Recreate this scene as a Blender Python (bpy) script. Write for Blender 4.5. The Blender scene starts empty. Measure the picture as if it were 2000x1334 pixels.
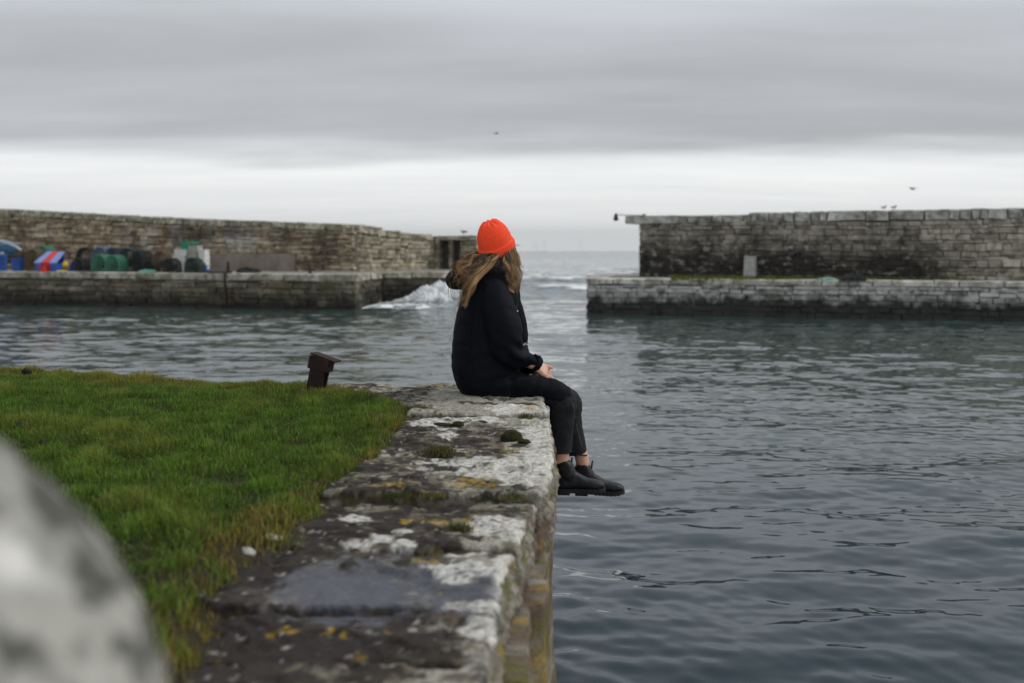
import bpy, math, random
import numpy as np
from mathutils import Vector, Matrix
from mathutils.bvhtree import BVHTree

SC = bpy.context.scene
COL = SC.collection
rnd = random.Random(7)
RNG = np.random.default_rng(11)
R = math.radians

# ------------------------------------------------------------------ camera
CAM_Z = 0.73                      # camera height over the quay stones
F = 2222.0                        # focal length in photo pixels (40 mm on a 36 mm wide sensor)
PITCH = math.atan((667 - 490) / F)
cam_data = bpy.data.cameras.new('camera')
cam_data.sensor_width = 36.0
cam_data.lens = 36.0 * F / 2000.0
cam_data.clip_start = 0.05
cam_data.clip_end = 60000.0
cam_data.dof.use_dof = True
cam_data.dof.focus_distance = 5.62
cam_data.dof.aperture_fstop = 2.5
cam = bpy.data.objects.new('camera', cam_data)
COL.objects.link(cam)
cam.location = (0, 0, CAM_Z)
cam.rotation_euler = (R(90) - PITCH, 0, 0)
SC.camera = cam

# ------------------------------------------------------------------ sky
SUN_ELEV, SUN_AZ = R(40), R(78)     # azimuth from +Y towards +X
world = bpy.data.worlds.new('World')
SC.world = world
world.use_nodes = True
wt = world.node_tree
for n in list(wt.nodes):
    wt.nodes.remove(n)
def wn(t, **kw):
    n = wt.nodes.new(t)
    for k, v in kw.items():
        setattr(n, k, v)
    return n
def wl(a, b):
    wt.links.new(a, b)
def wmath(op, a, b=None, clamp=False):
    n = wn('ShaderNodeMath', operation=op)
    n.use_clamp = clamp
    for i, v in enumerate((a, b)):
        if v is None:
            continue
        if isinstance(v, (int, float)):
            n.inputs[i].default_value = v
        else:
            wl(v, n.inputs[i])
    return n.outputs[0]
def wmix(fac, a, b):
    n = wn('ShaderNodeMix', data_type='RGBA')
    for sock, v in ((n.inputs[0], fac), (n.inputs[6], a), (n.inputs[7], b)):
        if isinstance(v, (int, float)):
            sock.default_value = v
        elif isinstance(v, tuple):
            sock.default_value = (*v, 1)
        else:
            wl(v, sock)
    return n.outputs[2]
def wramp(fac, stops):
    n = wn('ShaderNodeValToRGB')
    wl(fac, n.inputs[0])
    el = n.color_ramp.elements
    while len(el) < len(stops):
        el.new(0.5)
    for e, (p, c) in zip(el, stops):
        e.position = p
        e.color = (c, c, c, 1) if isinstance(c, (int, float)) else (*c, 1)
    return n.outputs[0]
tc = wn('ShaderNodeTexCoord')
sep = wn('ShaderNodeSeparateXYZ'); wl(tc.outputs['Generated'], sep.inputs[0])
zc = wmath('MAXIMUM', sep.outputs[2], 0.0)
den = wmath('ADD', zc, 0.10)
comb = wn('ShaderNodeCombineXYZ')
wl(wmath('DIVIDE', sep.outputs[0], den), comb.inputs[0])
wl(wmath('DIVIDE', sep.outputs[1], den), comb.inputs[1])
def wnoise(scale, sx, sy, detail=5, rough=0.55, dist=0.0, off=0.0):
    mp = wn('ShaderNodeMapping')
    mp.inputs['Scale'].default_value = (sx, sy, 1)
    mp.inputs['Location'].default_value = (off, off * .7, off * .3)
    wl(comb.outputs[0], mp.inputs[0])
    n = wn('ShaderNodeTexNoise')
    wl(mp.outputs[0], n.inputs['Vector'])
    n.inputs['Scale'].default_value = scale
    n.inputs['Detail'].default_value = detail
    n.inputs['Roughness'].default_value = rough
    n.inputs['Distortion'].default_value = dist
    return n.outputs[0]
n_big = wnoise(0.55, 0.35, 1.0, 4, 0.5, 0.4, 3.1)
n_mid = wnoise(1.5, 0.40, 1.2, 6, 0.58, 0.3, 7.7)
n_edge = wnoise(1.1, 0.45, 1.0, 5, 0.55, 0.2, 1.3)
deck = wmath('ADD', wmath('MULTIPLY', n_big, 0.66), wmath('MULTIPLY', n_mid, 0.34))
deckcol = wramp(deck, [(0.30, (0.288, 0.301, 0.315)), (0.48, (0.354, 0.367, 0.384)), (0.66, (0.486, 0.501, 0.530))])
# an overcast sky grows brighter towards the zenith
zen = wn('ShaderNodeVectorMath', operation='SCALE')
wl(deckcol, zen.inputs[0])
wl(wramp(zc, [(0.17, 1.0 / 1.75), (0.27, 1.45 / 1.75), (1.0, 1.0)]), zen.inputs[3])
zen2 = wn('ShaderNodeVectorMath', operation='SCALE')
wl(zen.outputs[0], zen2.inputs[0]); zen2.inputs[3].default_value = 1.75
deckcol = zen2.outputs[0]
# bright clear-ish band under the edge of the cloud deck
elev = wmath('ADD', zc, wmath('MULTIPLY', wmath('SUBTRACT', n_edge, 0.5), 0.050))
bandfac = wramp(elev, [(0.072, 1.0), (0.096, 0.0)])
n_band = wnoise(2.2, 0.30, 1.0, 6, 0.6, 0.3, 5.5)
bandcol = wramp(n_band, [(0.30, (0.82, 0.84, 0.85)), (0.50, (0.90, 0.91, 0.91)), (0.66, (0.96, 0.97, 0.96))])
lowfac = wramp(zc, [(0.0, 1.0), (0.038, 0.0)])
bandcol = wmix(lowfac, bandcol, (1.10, 1.12, 1.12))
cloudcol = wmix(bandfac, deckcol, bandcol)
sky = wn('ShaderNodeTexSky', sky_type='NISHITA')
sky.sun_disc = False
sky.sun_elevation = SUN_ELEV
sky.sun_rotation = SUN_AZ
bg_sky = wn('ShaderNodeBackground'); wl(sky.outputs[0], bg_sky.inputs[0]); bg_sky.inputs[1].default_value = 0.07
bg_cl = wn('ShaderNodeBackground'); wl(cloudcol, bg_cl.inputs[0]); bg_cl.inputs[1].default_value = 1.0
mixs = wn('ShaderNodeMixShader'); mixs.inputs[0].default_value = 0.93
wl(bg_sky.outputs[0], mixs.inputs[1]); wl(bg_cl.outputs[0], mixs.inputs[2])
wo = wn('ShaderNodeOutputWorld'); wl(mixs.outputs[0], wo.inputs[0])

# ------------------------------------------------------------------ sun behind the overcast
sun_data = bpy.data.lights.new('sun', 'SUN')
sun_data.energy = 1.5
sun_data.angle = R(25)
sun_data.color = (1.0, 0.96, 0.90)
sun = bpy.data.objects.new('sun', sun_data)
COL.objects.link(sun)
sd = Vector((math.sin(SUN_AZ) * math.cos(SUN_ELEV), math.cos(SUN_AZ) * math.cos(SUN_ELEV), math.sin(SUN_ELEV)))
sun.rotation_euler = sd.to_track_quat('Z', 'Y').to_euler()
sun.location = sd * 40

# ------------------------------------------------------------------ exposure and renderer
SC.view_settings.view_transform = 'Standard'
SC.view_settings.look = 'None'
SC.view_settings.exposure = 0.32
SC.view_settings.gamma = 1.0
SC.view_settings.use_curve_mapping = False
SC.render.engine = 'CYCLES'
SC.cycles.use_denoising = True
SC.cycles.max_bounces = 6
SC.cycles.diffuse_bounces = 3
SC.cycles.glossy_bounces = 3
SC.cycles.caustics_reflective = False
SC.cycles.caustics_refractive = False

# ================================================================== helpers
def ray(px, py):
    """direction through a photo pixel, scaled so that y (depth from the camera) is 1"""
    a, b = (px - 1000) / F, (667 - py) / F
    d = np.array([a, math.cos(PITCH) + b * math.sin(PITCH), -math.sin(PITCH) + b * math.cos(PITCH)])
    return d / d[1]
def at_y(px, py, y):
    d = ray(px, py) * y
    return np.array([d[0], d[1], d[2] + CAM_Z])
def at_z(px, py, z):
    d = ray(px, py)
    t = (z - CAM_Z) / d[2]
    return np.array([d[0] * t, d[1] * t, z])
def px_size(p, s):
    return F * s / max(p[1], .5)

# ---- numpy gradient noise
_perm = np.random.default_rng(5).permutation(256).astype(np.int64)
_perm = np.concatenate([_perm, _perm, _perm])
_grad = np.random.default_rng(6).normal(size=(256, 3))
_grad /= np.linalg.norm(_grad, axis=1)[:, None]
def perlin(p):
    p = np.asarray(p, float)
    i = np.floor(p).astype(np.int64)
    f = p - i
    i &= 255
    u = f * f * f * (f * (f * 6 - 15) + 10)
    out = 0
    for dx in (0, 1):
        wx = u[:, 0] if dx else 1 - u[:, 0]
        for dy in (0, 1):
            wy = u[:, 1] if dy else 1 - u[:, 1]
            for dz in (0, 1):
                wz = u[:, 2] if dz else 1 - u[:, 2]
                h = _perm[_perm[_perm[i[:, 0] + dx] + ((i[:, 1] + dy) & 255)] + ((i[:, 2] + dz) & 255)]
                g = _grad[h]
                out = out + wx * wy * wz * (g[:, 0] * (f[:, 0] - dx) + g[:, 1] * (f[:, 1] - dy) + g[:, 2] * (f[:, 2] - dz))
    return out * 1.6
def fbm(p, octaves=4, gain=.5, lac=2.03):
    p = np.asarray(p, float)
    a, s, t = 1.0, 0, 0
    for k in range(octaves):
        s = s + a * perlin(p + 17.3 * k)
        t += a
        a *= gain
        p = p * lac
    return s / t * 1.3
def sstep(a, b, x):
    t = np.clip((x - a) / (b - a), 0, 1)
    return t * t * (3 - 2 * t)

# ---- meshes
def make_mesh(name, v, f, smooth=False):
    me = bpy.data.meshes.new(name)
    v = np.asarray(v, float)
    if isinstance(f, np.ndarray):
        nf, k = f.shape
        me.vertices.add(len(v)); me.vertices.foreach_set('co', v.ravel())
        me.loops.add(nf * k); me.loops.foreach_set('vertex_index', f.astype(np.int32).ravel())
        me.polygons.add(nf)
        me.polygons.foreach_set('loop_start', np.arange(0, nf * k, k, dtype=np.int32))
        me.polygons.foreach_set('loop_total', np.full(nf, k, np.int32))
        me.update(calc_edges=True)
    else:
        me.from_pydata([tuple(x) for x in v], [], f)
    if smooth:
        me.polygons.foreach_set('use_smooth', np.ones(len(me.polygons), bool))
    me.update()
    return me
def set_col(me, name, c):
    c = np.asarray(c, np.float32)
    at = me.attributes.new(name, 'FLOAT_COLOR', 'POINT')
    if c.shape[1] == 3:
        c = np.concatenate([c, np.ones((len(c), 1), np.float32)], 1)
    at.data.foreach_set('color', c.ravel())
def set_val(me, name, c):
    at = me.attributes.new(name, 'FLOAT', 'POINT')
    at.data.foreach_set('value', np.asarray(c, np.float32))
def obj(name, me, mat=None, parent=None, loc=None):
    o = bpy.data.objects.new(name, me)
    COL.objects.link(o)
    if mat is not None and me is not None and len(me.materials) == 0:
        me.materials.append(mat)
    if parent is not None:
        o.parent = parent
    if loc is not None:
        o.location = loc
    return o
def tag(o, label, cat, group=None):
    o['label'] = label
    o['category'] = cat
    if group:
        o['group'] = group
    return o
def thing(name, label, cat, loc=(0, 0, 0), rotz=0.0, group=None):
    o = bpy.data.objects.new(name, None)
    o.empty_display_size = .1
    COL.objects.link(o)
    o.location = loc
    o.rotation_euler = (0, 0, rotz)
    return tag(o, label, cat, group)
def kind(o, k):
    o['kind'] = k
    return o

class MB:
    """collects simple shapes into one mesh"""
    def __init__(self):
        self.v, self.f = [], []
    def add(self, v, f):
        n = len(self.v)
        self.v += [tuple(x) for x in v]
        self.f += [tuple(i + n for i in q) for q in f]
    def box(self, c, s, rot=None):
        c = Vector(c)
        vs = []
        for z in (-.5, .5):
            for x, y in ((-.5, -.5), (.5, -.5), (.5, .5), (-.5, .5)):
                p = Vector((x * s[0], y * s[1], z * s[2]))
                if rot is not None:
                    p = rot @ p
                vs.append(c + p)
        self.add(vs, [(3, 2, 1, 0), (4, 5, 6, 7), (0, 1, 5, 4), (1, 2, 6, 5), (2, 3, 7, 6), (3, 0, 4, 7)])
    def tube(self, pts, rad, n=8, cap=True, flat=None):
        v, f = tube(pts, rad, n, cap, flat)
        self.add(v, f)
    def ell(self, c, r, rot=None, nu=16, nv=10):
        v, f = ellipsoid(c, r, rot, nu, nv)
        self.add(v, f)
    def prism(self, poly, z0, z1):
        n = len(poly)
        vs = [(x, y, z0) for x, y in poly] + [(x, y, z1) for x, y in poly]
        fs = [tuple(range(n - 1, -1, -1)), tuple(range(n, 2 * n))]
        fs += [(i, (i + 1) % n, n + (i + 1) % n, n + i) for i in range(n)]
        self.add(vs, fs)
    def lathe(self, prof, n=20, c=(0, 0, 0)):
        vs, fs = [], []
        for r, z in prof:
            for k in range(n):
                a = 2 * math.pi * k / n
                vs.append((c[0] + r * math.cos(a), c[1] + r * math.sin(a), c[2] + z))
        for j in range(len(prof) - 1):
            for k in range(n):
                fs.append((j * n + k, j * n + (k + 1) % n, (j + 1) * n + (k + 1) % n, (j + 1) * n + k))
        fs.append(tuple(range(n - 1, -1, -1)))
        fs.append(tuple((len(prof) - 1) * n + k for k in range(n)))
        self.add(vs, fs)
    def mesh(self, name, smooth=False):
        return make_mesh(name, self.v, self.f, smooth)
    def build(self, name, mat, parent=None, loc=None, smooth=False):
        return obj(name, self.mesh(name, smooth), mat, parent, loc)

def catmull(pts, n):
    P = np.asarray(pts, float)
    P = np.vstack([2 * P[0] - P[1], P, 2 * P[-1] - P[-2]])
    m = len(P) - 3
    out = []
    for t in np.linspace(0, m - 1e-9, n):
        i = int(t); u = t - i
        a, b, c, d = P[i:i + 4]
        out.append(.5 * (2 * b + (c - a) * u + (2 * a - 5 * b + 4 * c - d) * u * u + (3 * b - a - 3 * c + d) * u ** 3))
    return np.array(out)
def tube(pts, rad, n=8, cap=True, flat=None):
    """closed tube; flat=(axis, factor) squeezes rings along a world axis"""
    P = [Vector(p) for p in pts]
    if isinstance(rad, (int, float)):
        rad = [rad] * len(P)
    T = []
    for i in range(len(P)):
        t = P[min(i + 1, len(P) - 1)] - P[max(i - 1, 0)]
        T.append(t.normalized() if t.length > 1e-9 else Vector((0, 0, 1)))
    up = Vector((0, 0, 1)) if abs(T[0].z) < .9 else Vector((1, 0, 0))
    nrm = (up - T[0] * up.dot(T[0])).normalized()
    rings = []
    for i in range(len(P)):
        nrm = (nrm - T[i] * nrm.dot(T[i])).normalized()
        b = T[i].cross(nrm)
        rings.append((P[i], nrm.copy(), b, rad[i]))
    seq = []
    if cap:
        c, a, b, r = rings[0]
        for k in (.25, .7):
            seq.append((c - T[0] * r * math.sqrt(1 - k * k) * .9, a, b, r * k))
    seq += rings
    if cap:
        c, a, b, r = rings[-1]
        for k in (.7, .25):
            seq.append((c + T[-1] * r * math.sqrt(1 - k * k) * .9, a, b, r * k))
    v, f = [], []
    for c, a, b, r in seq:
        for k in range(n):
            an = 2 * math.pi * k / n
            o = (a * math.cos(an) + b * math.sin(an)) * r
            if flat is not None:
                ax = Vector(flat[0])
                o = o - ax * o.dot(ax) * (1 - flat[1])
            v.append(c + o)
    m = len(seq)
    for j in range(m - 1):
        for k in range(n):
            f.append((j * n + k, j * n + (k + 1) % n, (j + 1) * n + (k + 1) % n, (j + 1) * n + k))
    f.append(tuple(range(n - 1, -1, -1)))
    f.append(tuple((m - 1) * n + k for k in range(n)))
    return v, f
def ellipsoid(c, r, rot=None, nu=16, nv=10):
    v, f = [], []
    c = Vector(c)
    for j in range(nv + 1):
        th = math.pi * (j + .02 if j == 0 else (j - .02 if j == nv else j)) / nv
        for k in range(nu):
            ph = 2 * math.pi * k / nu
            p = Vector((r[0] * math.sin(th) * math.cos(ph), r[1] * math.sin(th) * math.sin(ph), r[2] * math.cos(th)))
            v.append(c + (rot @ p if rot is not None else p))
    for j in range(nv):
        for k in range(nu):
            f.append((j * nu + k, (j + 1) * nu + k, (j + 1) * nu + (k + 1) % nu, j * nu + (k + 1) % nu))
    f.append(tuple(range(nu)))
    f.append(tuple(nv * nu + k for k in range(nu - 1, -1, -1)))
    return v, f
def remesh(mb, voxel, smooth=4, factor=.5):
    """fuse overlapping closed shapes into one continuous surface"""
    me = mb.mesh('tmp')
    o = bpy.data.objects.new('tmp', me)
    COL.objects.link(o)
    m = o.modifiers.new('r', 'REMESH'); m.mode = 'VOXEL'; m.voxel_size = voxel; m.adaptivity = 0
    if smooth:
        s = o.modifiers.new('s', 'SMOOTH'); s.iterations = smooth; s.factor = factor
    bpy.context.view_layer.update()
    dg = bpy.context.evaluated_depsgraph_get()
    ev = o.evaluated_get(dg)
    em = ev.to_mesh()
    v = np.empty(len(em.vertices) * 3); em.vertices.foreach_get('co', v); v = v.reshape(-1, 3)
    f = [tuple(p.vertices) for p in em.polygons]
    nr = np.empty(len(em.vertices) * 3); em.vertices.foreach_get('normal', nr); nr = nr.reshape(-1, 3)
    ev.to_mesh_clear()
    bpy.data.objects.remove(o)
    bpy.data.meshes.remove(me)
    f = np.array([q if len(q) == 4 else (*q, q[-1]) for q in f]) if all(len(q) == 4 for q in f) else f
    return v, f, nr

# ---- materials
class Mat:
    def __init__(self, name, rough=.8, spec=.5):
        self.m = bpy.data.materials.new(name)
        self.m.use_nodes = True
        self.t = self.m.node_tree
        self.b = self.t.nodes['Principled BSDF']
        self.b.inputs['Roughness'].default_value = rough
        self.b.inputs['Specular IOR Level'].default_value = spec
    def n(self, t, **kw):
        x = self.t.nodes.new(t)
        for k, v in kw.items():
            setattr(x, k, v)
        return x
    def put(self, sock, v):
        if isinstance(v, (int, float)):
            sock.default_value = v
        elif isinstance(v, (tuple, list)):
            sock.default_value = tuple(v) if len(v) == len(sock.default_value) else (*v, 1)
        else:
            self.t.links.new(v, sock)
    def math(self, op, a, b=0.0, clamp=False):
        x = self.n('ShaderNodeMath', operation=op); x.use_clamp = clamp
        self.put(x.inputs[0], a); self.put(x.inputs[1], b)
        return x.outputs[0]
    def mix(self, fac, a, b, mode='MIX'):
        x = self.n('ShaderNodeMix', data_type='RGBA', blend_type=mode)
        self.put(x.inputs[0], fac); self.put(x.inputs[6], a); self.put(x.inputs[7], b)
        return x.outputs[2]
    def ramp(self, fac, stops):
        x = self.n('ShaderNodeValToRGB'); self.put(x.inputs[0], fac)
        el = x.color_ramp.elements
        while len(el) < len(stops):
            el.new(.5)
        for e, (p, c) in zip(el, stops):
            e.position = p
            e.color = (c, c, c, 1) if isinstance(c, (int, float)) else (*c, 1)
        return x.outputs[0]
    def pos(self):
        return self.n('ShaderNodeNewGeometry').outputs['Position']
    def obco(self):
        return self.n('ShaderNodeTexCoord').outputs['Object']
    def map(self, v, scale=(1, 1, 1), loc=(0, 0, 0)):
        x = self.n('ShaderNodeMapping')
        x.inputs['Scale'].default_value = scale; x.inputs['Location'].default_value = loc
        self.put(x.inputs[0], v)
        return x.outputs[0]
    def noise(self, v, scale, detail=4, rough=.55, dist=0., out=0):
        x = self.n('ShaderNodeTexNoise')
        self.put(x.inputs['Vector'], v)
        x.inputs['Scale'].default_value = scale; x.inputs['Detail'].default_value = detail
        x.inputs['Roughness'].default_value = rough; x.inputs['Distortion'].default_value = dist
        return x.outputs[out]
    def xyz(self, v):
        x = self.n('ShaderNodeSeparateXYZ'); self.put(x.inputs[0], v)
        return x.outputs
    def attr(self, name, out='Color'):
        return self.n('ShaderNodeAttribute', attribute_name=name).outputs[out]
    def rand(self):
        a = self.n('ShaderNodeObjectInfo').outputs['Random']
        b = self.n('ShaderNodeNewGeometry').outputs['Random Per Island']
        return self.math('FRACT', self.math('ADD', a, self.math('MULTIPLY', b, 7.31)))
    def color(self, c):
        self.put(self.b.inputs['Base Color'], c)
        return self
    def bump(self, h, strength=.4, dist=.01):
        x = self.n('ShaderNodeBump'); x.inputs['Strength'].default_value = strength; x.inputs['Distance'].default_value = dist
        self.put(x.inputs['Height'], h)
        self.t.links.new(x.outputs[0], self.b.inputs['Normal'])
        return self

def plain(name, col, rough=.7, var=.25, scale=8., bump=0., spec=.4, metal=0.):
    m = Mat(name, rough, spec)
    nz = m.noise(m.obco(), scale, 5, .6)
    dark = tuple(c * (1 - var) for c in col)
    lite = tuple(min(1, c * (1 + var)) for c in col)
    m.color(m.ramp(nz, [(.3, dark), (.7, lite)]))
    m.b.inputs['Metallic'].default_value = metal
    if bump:
        m.bump(nz, bump, .01)
    return m.m

# ================================================================== sea
WZ = CAM_Z - 2.10                 # water level
def build_sea():
    rs = [3.0]
    while rs[-1] < 15000:
        r = rs[-1]
        d = max(.022 if r < 8 else .03, .0024 * r)
        if r > 42:
            d = min(.1 * (r / 42) ** 4.5, .8 * r * r / (2.1 * 1137), r * .045)
        rs.append(r + d)
    rs = np.array(rs)
    an = np.concatenate([np.linspace(-1.75, -.55, 40)[:-1], np.linspace(-.55, .55, 540), np.linspace(.55, 1.75, 40)[1:]])
    RR, AA = np.meshgrid(rs, an, indexing='ij')
    nr, na = RR.shape
    X = (RR * np.sin(AA)).ravel(); Y = (RR * np.cos(AA)).ravel()
    sp = np.gradient(rs)
    SP = np.maximum(np.repeat(sp, na), np.abs(np.gradient(AA, axis=1)).ravel() * RR.ravel())
    rg = np.random.default_rng(21)
    Z = np.zeros(len(X)); lost = np.zeros(len(X))
    inside = 1 - sstep(36, 52, Y) * 1.0
    # calm harbour ripples
    N = 88
    calm = 1.75 - .90 * sstep(7.5, 12, Y) + .35 * sstep(18, 28, Y)
    warpx = .25 * np.sin(X * .43 + Y * .21) + .16 * np.sin(Y * .61 - X * .3)
    gust = np.clip(.82 + .75 * fbm(np.stack([X * .10, Y * .22, X * 0 + 2.2], 1), 3), .3, 1.6)
    for k in range(N):
        lam = math.exp(rg.uniform(math.log(.17), math.log(.75))) if k < 58 else math.exp(rg.uniform(math.log(.75), math.log(3.2)))
        th = rg.normal(0, .50) + .12 + (math.pi if rg.random() < .3 else 0)
        kx, ky = math.sin(th) * 2 * math.pi / lam, math.cos(th) * 2 * math.pi / lam
        slope = (.0080 if k < 58 else .0088) * rg.uniform(.5, 1.5)
        fade = 1 - sstep(lam / 5, lam / 2.2, SP)
        ph = kx * (X + warpx) + ky * (Y + warpx * .6) + rg.uniform(0, 6.28)
        Z += slope * lam / (2 * math.pi) * (np.sin(ph) + .20 * np.sin(2 * ph + 1.2)) * fade * gust * calm
        lost += slope ** 2 / 2 * (1 - fade ** 2)
    # small wind ripples
    for k in range(34):
        lam = rg.uniform(.10, .26)
        th = rg.normal(.1, .75)
        ph = (math.sin(th) * (X + warpx * .5) + math.cos(th) * (Y + warpx * .3)) * 2 * math.pi / lam + rg.uniform(0, 6.28)
        fade = 1 - sstep(lam / 5, lam / 2.2, SP)
        Z += .0125 * lam / (2 * math.pi) * np.sin(ph) * fade * np.clip(gust * 1.3 - .25, .15, 1.6)
        lost += .0125 ** 2 / 2 * (1 - fade ** 2)
    # chop thrown back by the near quay face
    chop = np.exp(-np.maximum(X - .1, 0) / .55) * (1 - sstep(6.0, 9.0, Y)) * (X > -.4)
    for k in range(22):
        lam = rg.uniform(.12, .42)
        th = rg.normal(.9, .5)
        ph = (math.sin(th) * X + math.cos(th) * Y) * 2 * math.pi / lam + rg.uniform(0, 6.28)
        Z += .030 * lam / (2 * math.pi) * np.sin(ph + 1.5 * np.sin(Y * 2.1)) * chop * (1 - sstep(lam / 5, lam / 2.2, SP))
    # swell coming in from the open sea
    out = sstep(40, 58, Y)
    for k in range(26):
        lam = math.exp(rg.uniform(math.log(3.0), math.log(26)))
        th = rg.normal(.05, .35)
        ph = (math.sin(th) * (X + 2 * np.sin(Y * .05)) + math.cos(th) * Y) * 2 * math.pi / lam + rg.uniform(0, 6.28)
        fade = 1 - sstep(lam / 4, lam / 1.6, SP)
        Z += .030 * lam / (2 * math.pi) * np.sin(ph) * fade * out
        lost += .5 * .030 ** 2 * (1 - fade ** 2) * out
    foam = np.zeros(len(X))
    P3 = np.stack([X, Y, X * 0], 1)
    nz = fbm(P3 * np.array([.9, .9, 1]), 4)
    nz2 = fbm(P3 * np.array([.35, 1.2, 1]) + 9, 4)
    # surge running along the wall by the left pier head
    m = sstep(-5.4, -2.9, X) * (1 - sstep(-1.6, .4, X)) * np.exp(-((Y - 44.1) / 1.5) ** 2)
    Z += m * .35
    foam = np.maximum(foam, sstep(.10, .5, m + .25 * nz))
    m2 = sstep(-5.7, -5.2, X) * (1 - sstep(-3.4, -1.8, X)) * np.exp(-((Y - 41.6) / 1.2) ** 2)
    Z += m2 * (.10 + .10 * nz)
    foam = np.maximum(foam, sstep(.3, .75, m2 + .45 * nz2) * .9)
    # broken crests beyond the entrance
    for (yc, w, x0, x1, hgt) in ((79, 2.2, -6, 5.5, .40), (64, 1.8, -7, -1, .30), (120, 4, -6, 14, .4), (105, 2.5, -30, -2, .3), (58, 1.4, 1, 8, .16)):
        yy = yc + 1.2 * np.sin(X * .5 + yc)
        b = np.exp(-((Y - yy) / w) ** 2) * sstep(x0 - 2, x0 + 1, X) * (1 - sstep(x1 - 1, x1 + 2, X))
        Z += hgt * b
        foam = np.maximum(foam, sstep(.35, .9, b * (.75 + .9 * nz2)) * .85)
    v = np.stack([X, Y, WZ + Z], 1)
    i = np.arange(nr * na).reshape(nr, na)
    f = np.stack([i[:-1, :-1].ravel(), i[:-1, 1:].ravel(), i[1:, 1:].ravel(), i[1:, :-1].ravel()], 1)[:, ::-1]
    me = make_mesh('sea', v, f, True)
    set_val(me, 'foam', foam)
    set_val(me, 'rough_slope', np.sqrt(lost) + .10 * sstep(50, 90, Y))
    set_val(me, 'open', out)
    set_val(me, 'sky_lift', sstep(6.5, 17, Y))
    m = Mat('sea_water', .035, .5)
    m.b.inputs['IOR'].default_value = 1.333
    p = m.pos()
    sl = m.attr('rough_slope', 'Fac')
    nA = m.noise(m.map(p, (2.2, 4.2, 1)), 1.0, 3, .6, .3, out=1)
    nB = m.noise(m.map(p, (.9, 1.6, 1), (5, 2, 0)), 1.0, 2, .5, .2, out=1)
    def vm(op, a, b):
        x = m.n('ShaderNodeVectorMath', operation=op)
        m.put(x.inputs[0], a)
        if b is not None:
            m.put(x.inputs[3] if op == 'SCALE' else x.inputs[1], b)
        return x.outputs[0]
    tilt = vm('ADD', vm('SUBTRACT', nA, (.5, .5, .5)), vm('SUBTRACT', nB, (.5, .5, .5)))
    tilt = vm('MULTIPLY', tilt, (1, 1.3, 0))
    amt = m.math('ADD', m.math('MULTIPLY', sl, 4.0), .008)
    N = m.n('ShaderNodeNewGeometry').outputs['Normal']
    nn = vm('NORMALIZE', vm('ADD', N, vm('SCALE', tilt, amt)), None)
    fo = m.attr('foam', 'Fac')
    fn = m.noise(m.map(p, (1.6, 2.4, 2)), 1.6, 6, .65)
    fm = m.ramp(m.math('MULTIPLY', fo, m.math('ADD', fn, .35)), [(.28, 0), (.62, 1)])
    deep = m.mix(m.attr('sky_lift', 'Fac'), (.008, .024, .033), (.034, .058, .054))  # farther harbour water coloured lighter in place of brighter sky reflection
    deep = m.mix(m.attr('open', 'Fac'), deep, (.042, .075, .082))
    m.color(m.mix(fm, deep, (.74, .77, .78)))
    m.put(m.b.inputs['Roughness'], m.math('ADD', m.math('MULTIPLY', fm, .6), .035))
    m.t.links.new(nn, m.b.inputs['Normal'])
    kind(obj('sea', me, m.m), 'structure')
build_sea()

# ================================================================== rubble masonry
def stone_variant(seed):
    r = random.Random(seed)
    j = lambda a: r.uniform(-a, a)
    back = [(-.5, 1, -.5), (.5, 1, -.5), (.5, 1, .5), (-.5, 1, .5)]
    mid = [(x + j(.03), .07 + j(.03), z + j(.06)) for x, z in ((-.495, -.48), (.495, -.48), (.495, .48), (-.495, .48))]
    fr = [(x + j(.05), j(.05), z + j(.09)) for x, z in ((-.45, -.40), (.45, -.40), (.45, .40), (-.45, .40))]
    v = back + mid + fr
    f = [(3, 2, 1, 0)]
    for k in range(4):
        l = (k + 1) % 4
        f += [(k, l, 4 + l, 4 + k), (4 + k, 4 + l, 8 + l, 8 + k)]
    f.append((8, 9, 10, 11))
    # normals: outside = -y at the front
    return v, [tuple(q[::-1]) for q in f]
VARIANTS = [stone_variant(100 + k) for k in range(12)]

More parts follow.
